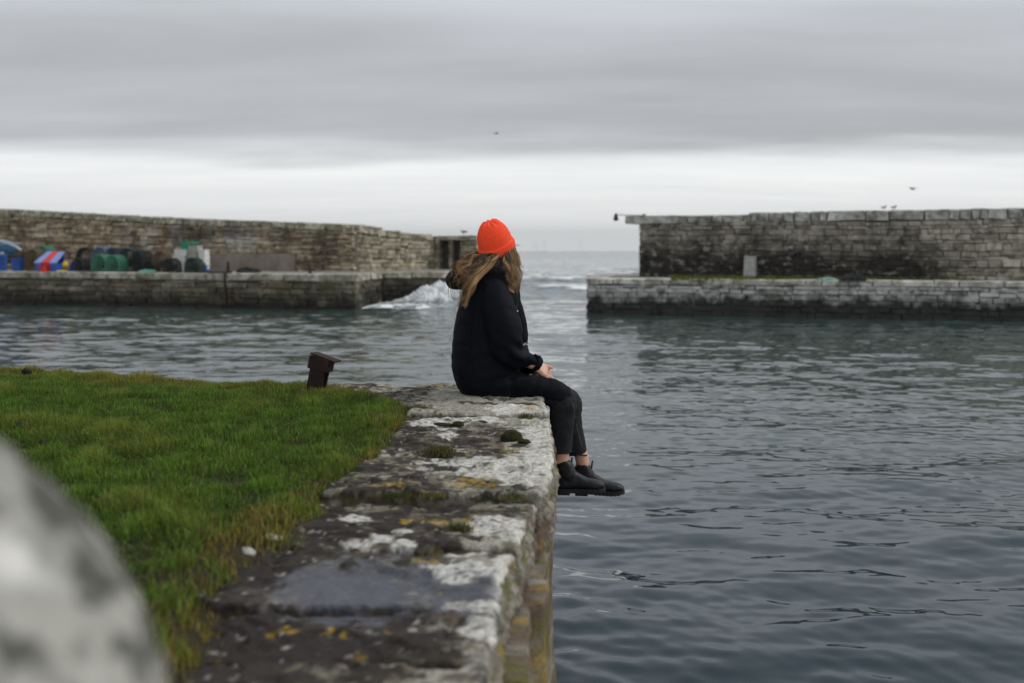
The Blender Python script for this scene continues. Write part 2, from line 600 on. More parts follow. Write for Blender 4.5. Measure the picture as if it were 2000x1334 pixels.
def masonry(parent, courses, mat, name='stone', cap=300, shared={}):
    """courses: list of (P0, P1, z0(t), z1(t), mean length, depth, proud) - one row of stones each"""
    items = []
    for (P0, P1, z0, z1, ml, dep, proud) in courses:
        P0 = np.array(P0, float); P1 = np.array(P1, float)
        L = np.linalg.norm(P1 - P0); d = (P1 - P0) / L
        back = np.array([-d[1], d[0]])
        rz = math.atan2(d[1], d[0])
        s = -rnd.uniform(0, .6) * ml
        while s < L:
            w = ml * rnd.choice((.4, .55, .7, .85, 1, 1.2, 1.6, 2.2)) * rnd.uniform(.85, 1.15)
            a, b = max(s, 0), min(s + w, L)
            s += w
            if b - a < .1:
                continue
            t = (a + b) / 2 / L
            za, zb = z0(t), z1(t)
            pm_ = P0 + d * (a + b) / 2
            wob = perlin(np.array([[pm_[0] * .9, za * 1.7, 3.3], [pm_[0] * .9, zb * 1.7, 3.3]])) * (.06 if name == 'stone' else 0.)
            za, zb = za + wob[0], max(zb + wob[1], za + wob[0] + .07)
            c = P0 + d * (a + b) / 2 - back * (proud + rnd.uniform(-.025, .035))
            gap = rnd.uniform(.004, .020)
            items.append(((c[0], c[1], (za + zb) / 2), rz, (b - a - gap, dep, (zb - za) - rnd.uniform(.002, .018)), rnd.randrange(12)))
    items.sort(key=lambda q: -px_size(q[0], q[2][0]) * px_size(q[0], q[2][2]) if abs(q[0][0] / q[0][1]) < .47 else 0)
    for (c, rz, sc, k) in items[:cap]:
        key = (mat.name, k)
        if key not in shared:
            me = make_mesh('stone', *VARIANTS[k]); me.materials.append(mat); shared[key] = me
        o = obj(name, shared[key], None, parent)
        o.location = c; o.rotation_euler = (rnd.uniform(-.008, .008), rnd.uniform(-.012, .012), rz); o.scale = sc
    if items[cap:]:
        mb = MB()
        for (c, rz, sc, k) in items[cap:]:
            M = Matrix.Translation(c) @ Matrix.Rotation(rz, 4, 'Z') @ Matrix.Diagonal((*sc, 1))
            v, f = VARIANTS[k]
            mb.add([M @ Vector(p) for p in v], f)
        kind(mb.build(name + 's_far', mat, parent), 'stuff')

def stone_mat(name, ramp_stops, stain=None, moss=.25, rough=.85):
    m = Mat(name, rough, .3)
    p = m.pos()
    r = m.rand()
    base = m.ramp(r, ramp_stops)
    n1 = m.noise(p, 3.2, 5, .65)
    n2 = m.noise(m.map(p, (1, 1, 2.2)), 11, 4, .65)
    base = m.mix(m.ramp(n1, [(.36, 0), (.60, 1)]), m.mix(1.0, base, (.42, .38, .34), 'MULTIPLY'), m.mix(1.0, base, (1.35, 1.35, 1.33), 'MULTIPLY'))
    base = m.mix(m.math('MULTIPLY', m.ramp(n2, [(.5, 0), (.68, 1)]), .65), base, (.36, .35, .31))
    if moss:
        nm = m.noise(p, 1.1, 4, .6)
        base = m.mix(m.math('MULTIPLY', m.ramp(nm, [(.50, 0), (.66, 1)]), moss), base, (.070, .066, .022))
    if stain:
        base = stain(m, p, base)
    m.color(base)
    m.bump(m.math('ADD', n2, m.math('MULTIPLY', m.noise(p, 30, 3, .6), .5)), .7, .02)
    return m.m

def weed(z_dark, soft, wet=(.011, .011, .009), pale=None, amount=.9):
    """weed and wet growth below the tide mark, ragged upper edge; optional pale crust above it"""
    def fn(m, p, base):
        z = m.xyz(p)[2]
        nz = m.noise(m.map(p, (1, 1, .55)), 1.7, 5, .62)
        h = m.math('ADD', z, m.math('MULTIPLY', m.math('SUBTRACT', nz, .5), 1.15))
        if pale:
            zp, col, am = pale
            npz = m.noise(m.map(p, (1, 1, 1.6)), 2.4, 6, .68)
            pf = m.math('MULTIPLY', m.ramp(npz, [(.40, 0), (.55, 1)]), am)
            base = m.mix(pf, base, col)
        fac = m.ramp(m.math('DIVIDE', m.math('SUBTRACT', h, z_dark - soft), 2 * soft), [(0, 1), (1, 0)])
        return m.mix(m.math('MULTIPLY', fac, amount), base, wet)
    return fn

# ---------------------------------------------------------------- left quay
mat_core = plain('joint_mortar', (.10, .092, .075), .95, .3, 6)
LQ_A, LQ_B = np.array([-30.3, 50.6]), np.array([-5.55, 40.2])
LQ_A = at_z(-700, 577, WZ)[:2]; LQ_B = at_z(693, 606, WZ)[:2]
LQ_Z = -.12
def lq_line(px):
    """point of the left quay's front edge under a photo column"""
    d = ray(px, 560); d = d[:2] / d[1]
    e = LQ_B - LQ_A
    M = np.array([[d[0], -e[0]], [d[1], -e[1]]])
    t, u = np.linalg.solve(M, LQ_A)
    return LQ_A + e * u
C1 = np.array([-5.30, 42.9]); C2 = np.array([-5.02, 44.2]); C3 = np.array([-2.25, 45.2]); C4 = np.array([-1.15, 53.5])
lq = thing('stone_quay', 'long weed-stained stone quay piled with fishing gear, across the water on the left', 'quay', (LQ_B[0] - 8, LQ_B[1] + 4, WZ))
def under(parent, poly, z0, z1, name, mat):
    c = parent.location
    mb = MB(); mb.prism([(x - c[0], y - c[1]) for x, y in poly], z0 - c[2], z1 - c[2])
    return mb.build(name, mat, parent)
def inset(P0, P1, d):
    e = (P1 - P0) / np.linalg.norm(P1 - P0)
    return np.array([-e[1], e[0]]) * d
bk = inset(LQ_A, LQ_B, .09)
bk2 = inset(C2, C3, .09)
mat_deck = Mat('quay_deck', .9, .3)
_p = mat_deck.pos()
mat_deck.color(mat_deck.ramp(mat_deck.noise(_p, 1.5, 6, .65), [(.3, (.10, .095, .085)), (.6, (.24, .235, .215))]))
mat_deck.bump(mat_deck.noise(_p, 9, 4, .6), .5, .02)
mat_deck = mat_deck.m
poly = [tuple(LQ_A + bk), tuple(LQ_B + bk), tuple(C1 + np.array([-.09, .1])), tuple(C2 + bk2), tuple(C3 + bk2 + np.array([-.2, 0])), tuple(C4 + np.array([-.2, 0])), (-1.4, 60), (-44, 76), (-52, 64)]
under(lq, poly, WZ - .7, LQ_Z - .035, 'core', mat_core)
under(lq, poly, LQ_Z - .034, LQ_Z, 'deck', mat_deck)
m_lq = stone_mat('left_quay_stone', [(0, (.07, .06, .042)), (.4, (.14, .122, .085)), (.75, (.23, .205, .145)), (1, (.12, .085, .055))], weed(-.92, .30, amount=.90), moss=.6)
m_lqc = stone_mat('left_quay_coping', [(0, (.32, .30, .25)), (.5, (.46, .44, .38)), (1, (.24, .23, .17))], None, moss=.5)
def row(P0, P1, za, zb, ml, dep=.35, proud=0.0):
    return (P0, P1, (lambda t, z=za: z), (lambda t, z=zb: z), ml, dep, proud)
def as_local(parent, courses):
    c = np.array(parent.location)
    out = []
    for (a, b, z0, z1, ml, d, pr) in courses:
        out.append((np.array(a), np.array(b), z0, z1, ml, d, pr))
    return out
def lay(parent, courses, mat, name='stone', cap=300):
    n0 = set(parent.children)
    masonry(parent, courses, mat, name, cap)
    loc = Vector(parent.location)
    for o in parent.children:
        if o in n0:
            continue
        if o.get('kind') == 'stuff':
            o.location = -loc
        else:
            o.location = o.location - loc
zs = [WZ - .45, WZ - .12, WZ + .10, WZ + .33, WZ + .53, WZ + .74, WZ + .93, LQ_Z - .27]
zs[-1] = LQ_Z - .24
cs = []
LQ_M = LQ_A + (LQ_B - LQ_A) * .01
for k in range(len(zs) - 1):
    cs.append(row(LQ_M, LQ_B, zs[k], zs[k + 1], .78))
lay(lq, cs, m_lq, 'stone', 230)
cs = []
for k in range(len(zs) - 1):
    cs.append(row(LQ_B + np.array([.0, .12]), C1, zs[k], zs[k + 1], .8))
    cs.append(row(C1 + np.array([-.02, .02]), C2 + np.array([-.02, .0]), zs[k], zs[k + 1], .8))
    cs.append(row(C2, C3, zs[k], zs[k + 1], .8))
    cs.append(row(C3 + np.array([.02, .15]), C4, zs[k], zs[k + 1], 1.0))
m_lq_shade = stone_mat('shaded_end_stone', [(0, (.05, .042, .03)), (.5, (.09, .075, .05)), (1, (.14, .12, .085))], weed(-.55, .30, amount=.93), moss=.7)  # recess shade of the end faces put into darker stone and a raised weed line
lay(lq, cs, m_lq_shade, 'stone', 160)
lay(lq, [row(LQ_M, LQ_B, LQ_Z - .24, LQ_Z + .03, .95, .6, .03), row(LQ_B + np.array([0, .5]), C1, LQ_Z - .24, LQ_Z + .02, .9, .5),
         row(C1 + np.array([-.02, .02]), C2 + np.array([-.02, .0]), LQ_Z - .24, LQ_Z + .02, .9, .5), row(C2, C3, LQ_Z - .22, LQ_Z + .02, .9, .5, .04), row(C3 + np.array([.02, .4]), C4, LQ_Z - .22, LQ_Z + .02, 1.2, .5)], m_lqc, 'coping_stone')

# ---------------------------------------------------------------- left harbour wall
LW_A = at_z(-150, 524.0, LQ_Z)[:2]; LW_B = at_z(690, 529.5, LQ_Z)[:2]
LW_A = np.array([-41.7, 60.43]); LW_B = np.array([-6.55, 47.2])
LW_C = np.array([-3.55, 52.6]); LW_D = np.array([-1.62, 52.2])
def lw_top(t):
    x = LW_A[0] + (LW_B[0] - LW_A[0]) * t; y = LW_A[1] + (LW_B[1] - LW_A[1]) * t
    px = 1000 + F * x / y
    py = np.interp(px, [-300, 0, 320, 660, 720], [395, 408, 425, 437, 446])
    return float(CAM_Z + (490 - py) / F * y)
lw = thing('harbour_wall', 'high brown rubble harbour wall behind the lobster pots, left side', 'wall', (LW_B[0] - 8, LW_B[1] + 6, LQ_Z))
def lime(m, p, base):
    """lime bloom and dark damp patches that the old wall carries"""
    x, y, z = m.xyz(p)[:3]
    nz = m.noise(m.map(p, (1, 1, .22)), 1.5, 5, .62)
    zone = m.math('MULTIPLY', m.ramp(m.math('DIVIDE', m.math('ADD', x, 18.2), 9.0), [(0, 0), (.22, 1), (.80, 1), (1, 0)]),
                  m.ramp(m.math('DIVIDE', m.math('ADD', z, -.5), 1.5), [(0, .15), (.5, 1)]))
    fac = m.math('MULTIPLY', zone, m.ramp(nz, [(.42, 0), (.60, 1)]))
    base = m.mix(m.math('MULTIPLY', fac, .75), base, (.46, .45, .43))
    nd = m.noise(m.map(p, (.6, .6, 1.1), (3, 1, 4)), 1.0, 5, .62)
    base = m.mix(m.math('MULTIPLY', m.ramp(nd, [(.48, 0), (.60, 1)]), .72), base, (.045, .035, .026))
    return base
m_lw = stone_mat('left_wall_stone', [(0, (.20, .145, .09)), (.35, (.31, .24, .15)), (.7, (.40, .32, .21)), (1, (.47, .40, .295))], lime, moss=.3)
m_lwc = stone_mat('left_wall_coping', [(0, (.27, .26, .19)), (.6, (.34, .325, .25)), (1, (.40, .385, .31))], None, moss=.35)
m_lwh = stone_mat('pier_head_stone', [(0, (.21, .19, .135)), (.5, (.29, .265, .195)), (1, (.35, .325, .25))], None, moss=.5)
# backing core under a sloping top
def sloped_core(parent, P0, P1, zf, thick, name, mat, back=.2, n=14, cut=.0):
    loc = np.array(parent.location)
    e = (P1 - P0) / np.linalg.norm(P1 - P0); b = np.array([-e[1], e[0]])
    v, f = [], []
    for k in range(n + 1):
        t = k / n
        p = P0 + (P1 - P0) * t
        for off, z in ((back, LQ_Z - .3), (back, zf(t) - cut), (thick, zf(t) - cut), (thick, LQ_Z - .3)):
            q = p + b * off
            v.append((q[0] - loc[0], q[1] - loc[1], z - loc[2]))
    for k in range(n):
        a = k * 4
        f += [(a, a + 4, a + 5, a + 1), (a + 1, a + 5, a + 6, a + 2), (a + 2, a + 6, a + 7, a + 3), (a + 3, a + 7, a + 4, a)]
    f += [(0, 1, 2, 3), tuple(n * 4 + k for k in (3, 2, 1, 0))]
    return obj(name, make_mesh(name, v, f), mat, parent)
sloped_core(lw, LW_A, LW_B, lw_top, 2.6, 'core', mat_core, back=.08, cut=.02)
c_h = .30
NR = 13
def uneven(n, seed):
    g_ = random.Random(seed)
    h_ = [g_.uniform(.55, 1.5) for _ in range(n)]
    s_ = sum(h_)
    return [sum(h_[:i]) / s_ for i in range(n + 1)]
FR_L = uneven(NR, 5)
def frac_row(k, n, zb, top):
    return (lambda t: zb + (top(t) - c_h - zb) * FR_L[k]), (lambda t: zb + (top(t) - c_h - zb) * FR_L[k + 1])
cs = []
for k in range(NR):
    a, b = frac_row(k, NR, LQ_Z - .05, lw_top)
    cs.append((LW_A, LW_B, a, b, .62, .35, 0))
lay(lw, cs, m_lw, 'stone', 300)
lay(lw, [(LW_A, LW_B, (lambda t: lw_top(t) - c_h), lw_top, .42, 2.2, .03)], m_lwc, 'coping_stone')
# second stretch, turning away towards the pier head
def lw2_top(t):
    return 1.72 + (1.44 - 1.72) * t + .10 * math.exp(-t * 6)
sloped_core(lw, LW_B + np.array([0.05, .1]), LW_C, lw2_top, 2.2, 'core', mat_core, back=.10, cut=.02)
cs = []
for k in range(8):
    zb = LQ_Z - .05
    cs.append((LW_B + np.array([.1, .3]), LW_C, (lambda t, k=k: zb + (lw2_top(t) - .3 - zb) * k / 8), (lambda t, k=k: zb + (lw2_top(t) - .3 - zb) * (k + 1) / 8), 1.0, .35, 0))
cs.append((LW_B + np.array([.1, .3]), LW_C, (lambda t: lw2_top(t) - .3), lw2_top, 1.1, 1.9, .03))
lay(lw, cs, m_lwh, 'stone', 120)
# pier head block with two dark recesses
head_top = lambda t: 1.43
ph = LW_D - LW_C
sloped_core(lw, LW_C + np.array([-1.2, .45]), LW_D, head_top, 2.4, 'core', mat_core, back=.62, n=1, cut=.02)
for (a, b) in ((.0, .12), (.33, .42), (.60, 1.0)):
    cs = []
    for k in range(7):
        zb = LQ_Z - .05
        cs.append((LW_C + ph * a, LW_C + ph * b, (lambda t, k=k: zb + (1.43 - .22 - zb) * k / 7), (lambda t, k=k: zb + (1.43 - .22 - zb) * (k + 1) / 7), .5, .62, 0))
    lay(lw, cs, m_lwh, 'stone', 60)
lay(lw, [row(LW_C, LW_D, 1.43 - .22, 1.44, .8, 2.0, .02)], m_lwh, 'coping_stone')
# grey cement repair on the wall foot
e_lw = (LW_B - LW_A) / np.linalg.norm(LW_B - LW_A); b_lw = np.array([-e_lw[1], e_lw[0]])
def on_lw(px):
    d = ray(px, 500); d = d[:2] / d[1]
    e = LW_B - LW_A
    t, u = np.linalg.solve(np.array([[d[0], -e[0]], [d[1], -e[1]]]), LW_A)
    return LW_A + e * u
q0, q1 = on_lw(408), on_lw(578)
rz_lw = math.atan2(e_lw[1], e_lw[0])
m_cem = Mat('cement', .9, .3)
_p = m_cem.pos()
m_cem.color(m_cem.ramp(m_cem.noise(_p, 1.6, 6, .65), [(.3, (.16, .130, .10)), (.65, (.27, .235, .20))]))
m_cem.bump(m_cem.noise(_p, 14, 4), .4, .01)
qc = (q0 + q1) / 2 - b_lw * .05
mb = MB(); mb.box((qc[0] - lw.location[0], qc[1] - lw.location[1], LQ_Z + .36 - lw.location[2]), (np.linalg.norm(q1 - q0), .12, .76), Matrix.Rotation(rz_lw, 3, 'Z'))
mb.build('cement_panel', m_cem.m, lw)

# ---------------------------------------------------------------- right quay and wall
RQ_A = at_z(1147, 612, WZ)[:2]; RQ_B = at_z(2000, 627, WZ)[:2]
eR = (RQ_B - RQ_A) / np.linalg.norm(RQ_B - RQ_A)
RQ_C = RQ_B + eR * 5.0; RQ_E = RQ_B + eR * 14
RQ_Z = -.215
rq = thing('stone_quay', 'low stone quay, pale crusted above a black weed line, across the water on the right', 'quay', (RQ_A[0] + 6, RQ_A[1], WZ))
bR = np.array([-eR[1], eR[0]])
backA = np.array([3.75, 46.5])
poly = [tuple(RQ_A + bR * .09 + eR * .09), tuple(RQ_E + bR * .09), tuple(RQ_E + bR * 16), (9, 52), tuple(backA + np.array([.2, 0]))]
under(rq, poly, WZ - .7, RQ_Z - .035, 'core', mat_core)
under(rq, poly, RQ_Z - .034, RQ_Z, 'deck', mat_deck)
m_rq = stone_mat('right_quay_stone', [(0, (.10, .095, .08)), (.5, (.20, .195, .175)), (1, (.28, .275, .25))],
                 weed(-.80, .16, wet=(.009, .009, .008), pale=(0, (.58, .575, .55), .95), amount=.94), moss=.18)
m_rqc = stone_mat('right_quay_coping', [(0, (.36, .35, .32)), (.6, (.46, .45, .42)), (1, (.54, .53, .49))], None, moss=.3)
zs = [WZ - .45, WZ - .08, WZ + .14, WZ + .33, WZ + .52, WZ + .71, WZ + .86, RQ_Z - .17]
cs = [row(RQ_A, RQ_C, zs[k], zs[k + 1], .50) for k in range(len(zs) - 1)]
lay(rq, cs, m_rq, 'stone', 300)
lay(rq, [row(backA, RQ_A + np.array([.0, .15]), zs[k], zs[k + 1], 1.1) for k in range(len(zs) - 1)], m_rq, 'stone', 60)
lay(rq, [row(RQ_A, RQ_C, RQ_Z - .17, RQ_Z + .03, .75, .8, .03), row(backA, RQ_A + np.array([0, .5]), RQ_Z - .17, RQ_Z + .02, 1.0, .6)], m_rqc, 'coping_stone')

RW_A = np.array([4.67, 42.0]); RW_B = np.array([16.3, 36.2])
eW = (RW_B - RW_A) / np.linalg.norm(RW_B - RW_A); bW = np.array([-eW[1], eW[0]])
RW_C = RW_B + eW * 4.0; RW_E = RW_B + eW * 12
RW_T = 2.06
rw = thing('harbour_wall', 'dark damp rubble harbour wall with grey upright coping stones, right side', 'wall', (RW_A[0] + 6, RW_A[1], RQ_Z))
def rw_top(t):
    return RW_T + .03 * math.sin(t * 9) + .05 * t
def sc2(parent, P0, P1, zt, thick, back):
    loc = np.array(parent.location)
    e = (P1 - P0) / np.linalg.norm(P1 - P0); b = np.array([-e[1], e[0]])
    poly = [P0 + b * back + e * .15, P1 + b * back, P1 + b * thick, P0 + b * thick + e * 1.4]
    mb = MB(); mb.prism([(q[0] - loc[0], q[1] - loc[1]) for q in poly], RQ_Z - .3 - loc[2], zt - loc[2])
    return mb.build('core', mat_core, parent)
sc2(rw, RW_A, RW_E, RW_T - .06, 2.6, .08)
def damp(m, p, base):
    """black damp low on the wall, dying out towards its dry right end"""
    x, y, z = m.xyz(p)[:3]
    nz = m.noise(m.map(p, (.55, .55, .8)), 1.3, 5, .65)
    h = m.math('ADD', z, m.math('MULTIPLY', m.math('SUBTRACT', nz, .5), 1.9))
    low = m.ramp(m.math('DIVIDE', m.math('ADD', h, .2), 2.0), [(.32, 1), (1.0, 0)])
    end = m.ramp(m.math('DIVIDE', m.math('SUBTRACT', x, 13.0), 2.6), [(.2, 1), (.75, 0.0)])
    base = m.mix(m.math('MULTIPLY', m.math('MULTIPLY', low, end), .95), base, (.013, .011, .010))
    nl = m.noise(m.map(p, (1, 1, 1.5), (2, 8, 1)), 3.4, 5, .7)
    base = m.mix(m.math('MULTIPLY', m.ramp(nl, [(.54, 0), (.66, 1)]), .6), base, (.44, .43, .38))
    return base
m_rw = stone_mat('right_wall_stone', [(0, (.20, .18, .145)), (.4, (.29, .265, .215)), (.75, (.37, .345, .285)), (1, (.43, .40, .32))], damp, moss=.2)
m_rwc = stone_mat('right_wall_coping', [(0, (.28, .28, .26)), (.5, (.35, .355, .335)), (1, (.41, .41, .385))], None, moss=.2)
cs = []
NRW = 12
FR_R = uneven(NRW, 9)
tcut = 3.85 / np.linalg.norm(RW_C - RW_A)
for k in range(NRW):
    zb = RQ_Z - .05
    a = (lambda t, k=k: zb + (rw_top(t) - .34 - zb) * FR_R[k])
    b = (lambda t, k=k: zb + (rw_top(t) - .34 - zb) * FR_R[k + 1])
    cs.append((RW_A, RW_C, a, b, .50, .35, 0))
lay(rw, cs, m_rw, 'stone', 300)
# end face
lay(rw, [row(RW_A + bW * 2.5 + eW * 1.35, RW_A + bW * .12, RQ_Z + .23 * k, RQ_Z + .23 * (k + 1), .8, .3) for k in range(9)], m_rw, 'stone', 60)
# top course: long flat slabs by the end, upright coping further along
RW_M = RW_A + eW * 4.05
cs = [(RW_A + eW * 1.0, RW_M, (lambda t: RW_T - .34), (lambda t: RW_T - .06), .9, 2.0, .03)]
lay(rw, cs, m_rwc, 'coping_slab')
lay(rw, [(RW_M, RW_C, (lambda t: RW_T - .34), (lambda t: RW_T + .02 + .05 * t), .52, 2.0, .03)], m_rwc, 'coping_stone')
# overhanging end slab
mb = MB()
_c = RW_A + eW * .48 + bW * .88
mb.box((_c[0] - rw.location[0], _c[1] - rw.location[1], RW_T - .19 - rw.location[2]), (2.0, 1.9, .28), Matrix.Rotation(math.atan2(eW[1], eW[0]), 3, 'Z'))
mb.build('overhanging_slab', m_rwc, rw)

# ================================================================== gear on the left quay
def on_deck(px, back, z=LQ_Z):
    """spot on the left quay deck under a photo column, `back` metres behind the quay edge"""
    p = lq_line(px)
    for _ in range(6):                         # walk back along the column's own ray
        e = (LQ_B - LQ_A) / np.linalg.norm(LQ_B - LQ_A)
        d = ray(px, 530)[:2]; d = d / np.linalg.norm(d)
        nrm = np.array([-e[1], e[0]])
        p = lq_line(px) + d * back / abs(d @ nrm)
    return np.array([p[0], p[1], z])
m_net_dark = plain('black_netting', (.018, .020, .020), .8, .5, 20)
m_net_green = plain('green_netting', (.055, .20, .13), .75, .4, 16)
m_net_blue = plain('blue_grey_netting', (.11, .15, .22), .75, .4, 16)
m_net_brown = plain('brown_netting', (.12, .085, .05), .85, .4, 16)
m_net_dkgreen = plain('dark_green_netting', (.020, .045, .036), .8, .4, 16)
m_net_navy = plain('navy_netting', (.022, .028, .06), .8, .4, 16)
m_wood = plain('weathered_slats', (.10, .08, .06), .9, .4, 14)
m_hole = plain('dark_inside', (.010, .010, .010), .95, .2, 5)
def creel(name, label, px, py_top, w_px, back, mnet, rz=0., hoopmat=None, depth=.62, group='lobster pots on the quay', tip=0.):
    p = on_deck(px, back)
    sc = p[1] / F
    w = w_px * sc
    h = CAM_Z + (490 - py_top) * sc - LQ_Z
    t = thing(name, label, 'lobster pot', tuple(p), rz, group)
    r = w / 2
    dz = max(h - r, .06)
    def prof(k, n):
        a = math.pi * k / n
        return (-math.cos(a) * r, dz * .9 + math.sin(a) * (h - dz * .9))
    mb = MB()
    for y in np.linspace(-depth / 2, depth / 2, 4):
        pts = [(-r, y, .03)] + [(x, y, z) for x, z in (prof(k, 14) for k in range(15))] + [(r, y, .03)]
        mb.tube(pts, .026, 6)
    mb.build('hoops', hoopmat or mnet, t)
    mb = MB()                                   # netting: crossing cords over the hoops
    for k in range(1, 14):
        x, z = prof(k, 14)
        mb.tube([(x, -depth / 2, z), (x, depth / 2, z)], .007, 4, False)
    for k in range(1, 4):
        z = dz * k / 4
        for s in (-1, 1):
            mb.tube([(s * r, -depth / 2, z), (s * r, depth / 2, z)], .007, 4, False)
    for y in np.linspace(-depth / 2, depth / 2, 13):
        mb.tube([(-r, y, .03)] + [(x, y, z) for x, z in (prof(k, 10) for k in range(11))] + [(r, y, .03)], .006, 4, False)
    for s in (-1, 1):
        for k in range(-6, 7):
            x = k / 7 * r * .95
            top = dz * .9 + math.sqrt(max(0, 1 - (x / r) ** 2)) * (h - dz * .9)
            mb.tube([(x, s * depth / 2, .03), (x, s * depth / 2, top)], .006, 4, False)
        for z in np.arange(.08, h, .08):
            hw = r if z < dz * .9 else r * math.sqrt(max(0, 1 - ((z - dz * .9) / (h - dz * .9)) ** 2))
            if hw > .05:
                mb.tube([(-hw, s * depth / 2, z), (hw, s * depth / 2, z)], .006, 4, False)
    mb.build('netting', mnet, t)
    mb = MB()                                   # inner funnel and bait bag, nearly black inside
    mb.tube([(0, -depth * .30, h * .42), (0, 0, h * .38), (0, depth * .30, h * .42)], [r * .46, r * .34, r * .46], 10)
    mb.build('funnel', m_hole, t)
    mb = MB()
    for k in range(5):
        mb.box((-r + (k + .5) * w / 5, 0, .02), (w / 5 * .6, depth * 1.02, .035))
    mb.build('base_slats', m_wood, t)
    t.rotation_euler = (0, tip, rz)
    return t
rq_l = math.atan2(*(LQ_B - LQ_A)[::-1])
CR = [  # label, px, top, width, back, material, turn
    ('tall black lobster pot at the left end of the dark pots', 172, 484, 33, 1.9, m_net_dark, .3),
    ('low black lobster pot in front of the tall black one', 164, 505, 30, .9, m_net_dark, -.2),
    ('blue-grey hooped lobster pot standing behind the green pots', 203, 483, 33, 1.9, m_net_blue, .1),
    ('navy lobster pot behind and right of the green pots', 229, 485, 28, 2.0, m_net_navy, -.1),
    ('left one of two green lobster pots side by side', 202, 498, 30, .8, m_net_green, .05),
    ('right one of two green lobster pots side by side', 230, 499, 30, .8, m_net_green, -.05),
    ('big dark green lobster pot right of the navy pot', 256, 485, 31, 1.4, m_net_dkgreen, .1),
    ('narrow dark lobster pot right of the big dark green one', 280, 491, 24, 1.3, m_net_dark, -.15),
    ('small low black lobster pot between two taller pots', 297, 510, 20, .9, m_net_dark, .1),
    ('tall dark brown lobster pot left of the white fish boxes', 319, 491, 28, 1.1, m_net_brown, .2),
    ('rounded black lobster pot touching the white fish boxes', 340, 505, 24, .7, m_net_dark, -.1),
    ('dark green lobster pot in front of the white and beige boxes', 382, 504, 29, .7, m_net_dkgreen, .1),
    ('pale green hooped lobster pot behind the red and blue chest', 92, 481, 27, 2.4, m_net_green, .1),
    ('brown lobster pot leaning beside the blue tub', 66, 487, 24, 1.2, m_net_brown, .2)]
for (lab, px, top, w, back, mm, turn) in CR:
    creel('lobster_pot', lab, px, top, w, back, mm, turn + rq_l * .6, tip=.16 if 'leaning' in lab else 0)

m_blue = plain('blue_plastic', (.015, .085, .36), .45, .25, 5, spec=.5)
m_blue2 = plain('pale_blue_plastic', (.17, .23, .52), .5, .2, 5, spec=.5)
m_red = plain('red_plastic', (.48, .02, .018), .5, .25, 5, spec=.5)
m_white = plain('white_fish_box', (.60, .61, .58), .6, .2, 9)
m_beige = plain('beige_fish_box', (.34, .33, .28), .7, .2, 9)
m_green = plain('green_plastic', (.02, .30, .19), .5, .25, 9)
m_yell = plain('yellow_plastic', (.58, .42, .01), .5, .2, 6)
m_rope = plain('pale_rope', (.45, .45, .42), .9, .3, 22)
m_teal = plain('turquoise_rope', (.16, .40, .32), .85, .3, 22)
def tub(label, px, top, w_px, back, mat, rope=False):
    p = on_deck(px, back); sc = p[1] / F
    w = w_px * sc; h = CAM_Z + (490 - top) * sc - LQ_Z
    t = thing('plastic_tub', label, 'tub', tuple(p), 0, 'blue tubs on the quay')
    mb = MB()
    r = w / 2
    mb.lathe([(r * .82, 0), (r * .84, .02), (r * .93, h * .62), (r * .95, h * .63), (r * .96, h * .93), (r, h * .94), (r, h), (r * .9, h), (r * .8, h * .12)], 24)
    mb.build('body', mat, t, smooth=True)
    mb = MB()
    for z in (.30, .55, .8):
        mb.lathe([(r * (.845 + .13 * z), h * z), (r * (.875 + .13 * z), h * z + .012), (r * (.845 + .13 * z), h * z + .024)], 24)
    mb.build('ribs', mat, t)
    if rope:
        mb = MB(); g = random.Random(3)
        pts = [(g.uniform(-r, r) * .7, g.uniform(-r, r) * .6, h + g.uniform(-.03, .10)) for _ in range(14)]
        mb.tube(catmull(pts, 70), .016, 5)
        mb.build('rope', m_rope, t)
    return t
tub('blue plastic tub with pale rope heaped in it, cut by the left frame edge', 3, 497, 25, .9, m_blue, True)
tub('blue plastic tub standing right of the rope-filled one', 36, 504, 25, .8, m_blue)

# red and blue striped chest with a sloping lid
p = on_deck(101, .9); sc = p[1] / F
ch = thing('gear_chest', 'red and blue striped plastic chest with sloping lid on the quay', 'chest', tuple(p), rq_l * .5)
w, h, d = 44 * sc, 16 * sc, .75
for (a, b, mm, nm) in ((-.5, -.20, m_blue, 'blue_panel'), (-.199, .20, m_red, 'red_panel'), (.201, .5, m_blue, 'blue_panel')):
    mb = MB(); mb.box(((a + b) / 2 * w, 0, h / 2), ((b - a) * w, d, h)); mb.build(nm, mm, ch)
hl = 21 * sc
for (a, b, mm) in ((-.54, -.205, m_blue2), (-.204, .20, m_red), (.201, .54, m_blue2)):
    mb = MB()
    v = [(a * w, -d / 2 - .03, h), (b * w, -d / 2 - .03, h), (b * w * .8, d / 2, h + hl), (a * w * .8, d / 2, h + hl),
         (a * w, -d / 2 - .03, h + .06), (b * w, -d / 2 - .03, h + .06), (b * w * .8, d / 2, h + hl + .05), (a * w * .8, d / 2, h + hl + .05)]
    mb.add(v, [(3, 2, 1, 0), (4, 5, 6, 7), (0, 1, 5, 4), (1, 2, 6, 5), (2, 3, 7, 6), (3, 0, 4, 7)])
    mb.build('lid_panel', mm, ch)
mb = MB(); mb.box((0, d / 2 - .03, h + hl / 2 - .01), (w * .84, .05, hl - .03)); mb.build('lid_back', m_blue, ch)
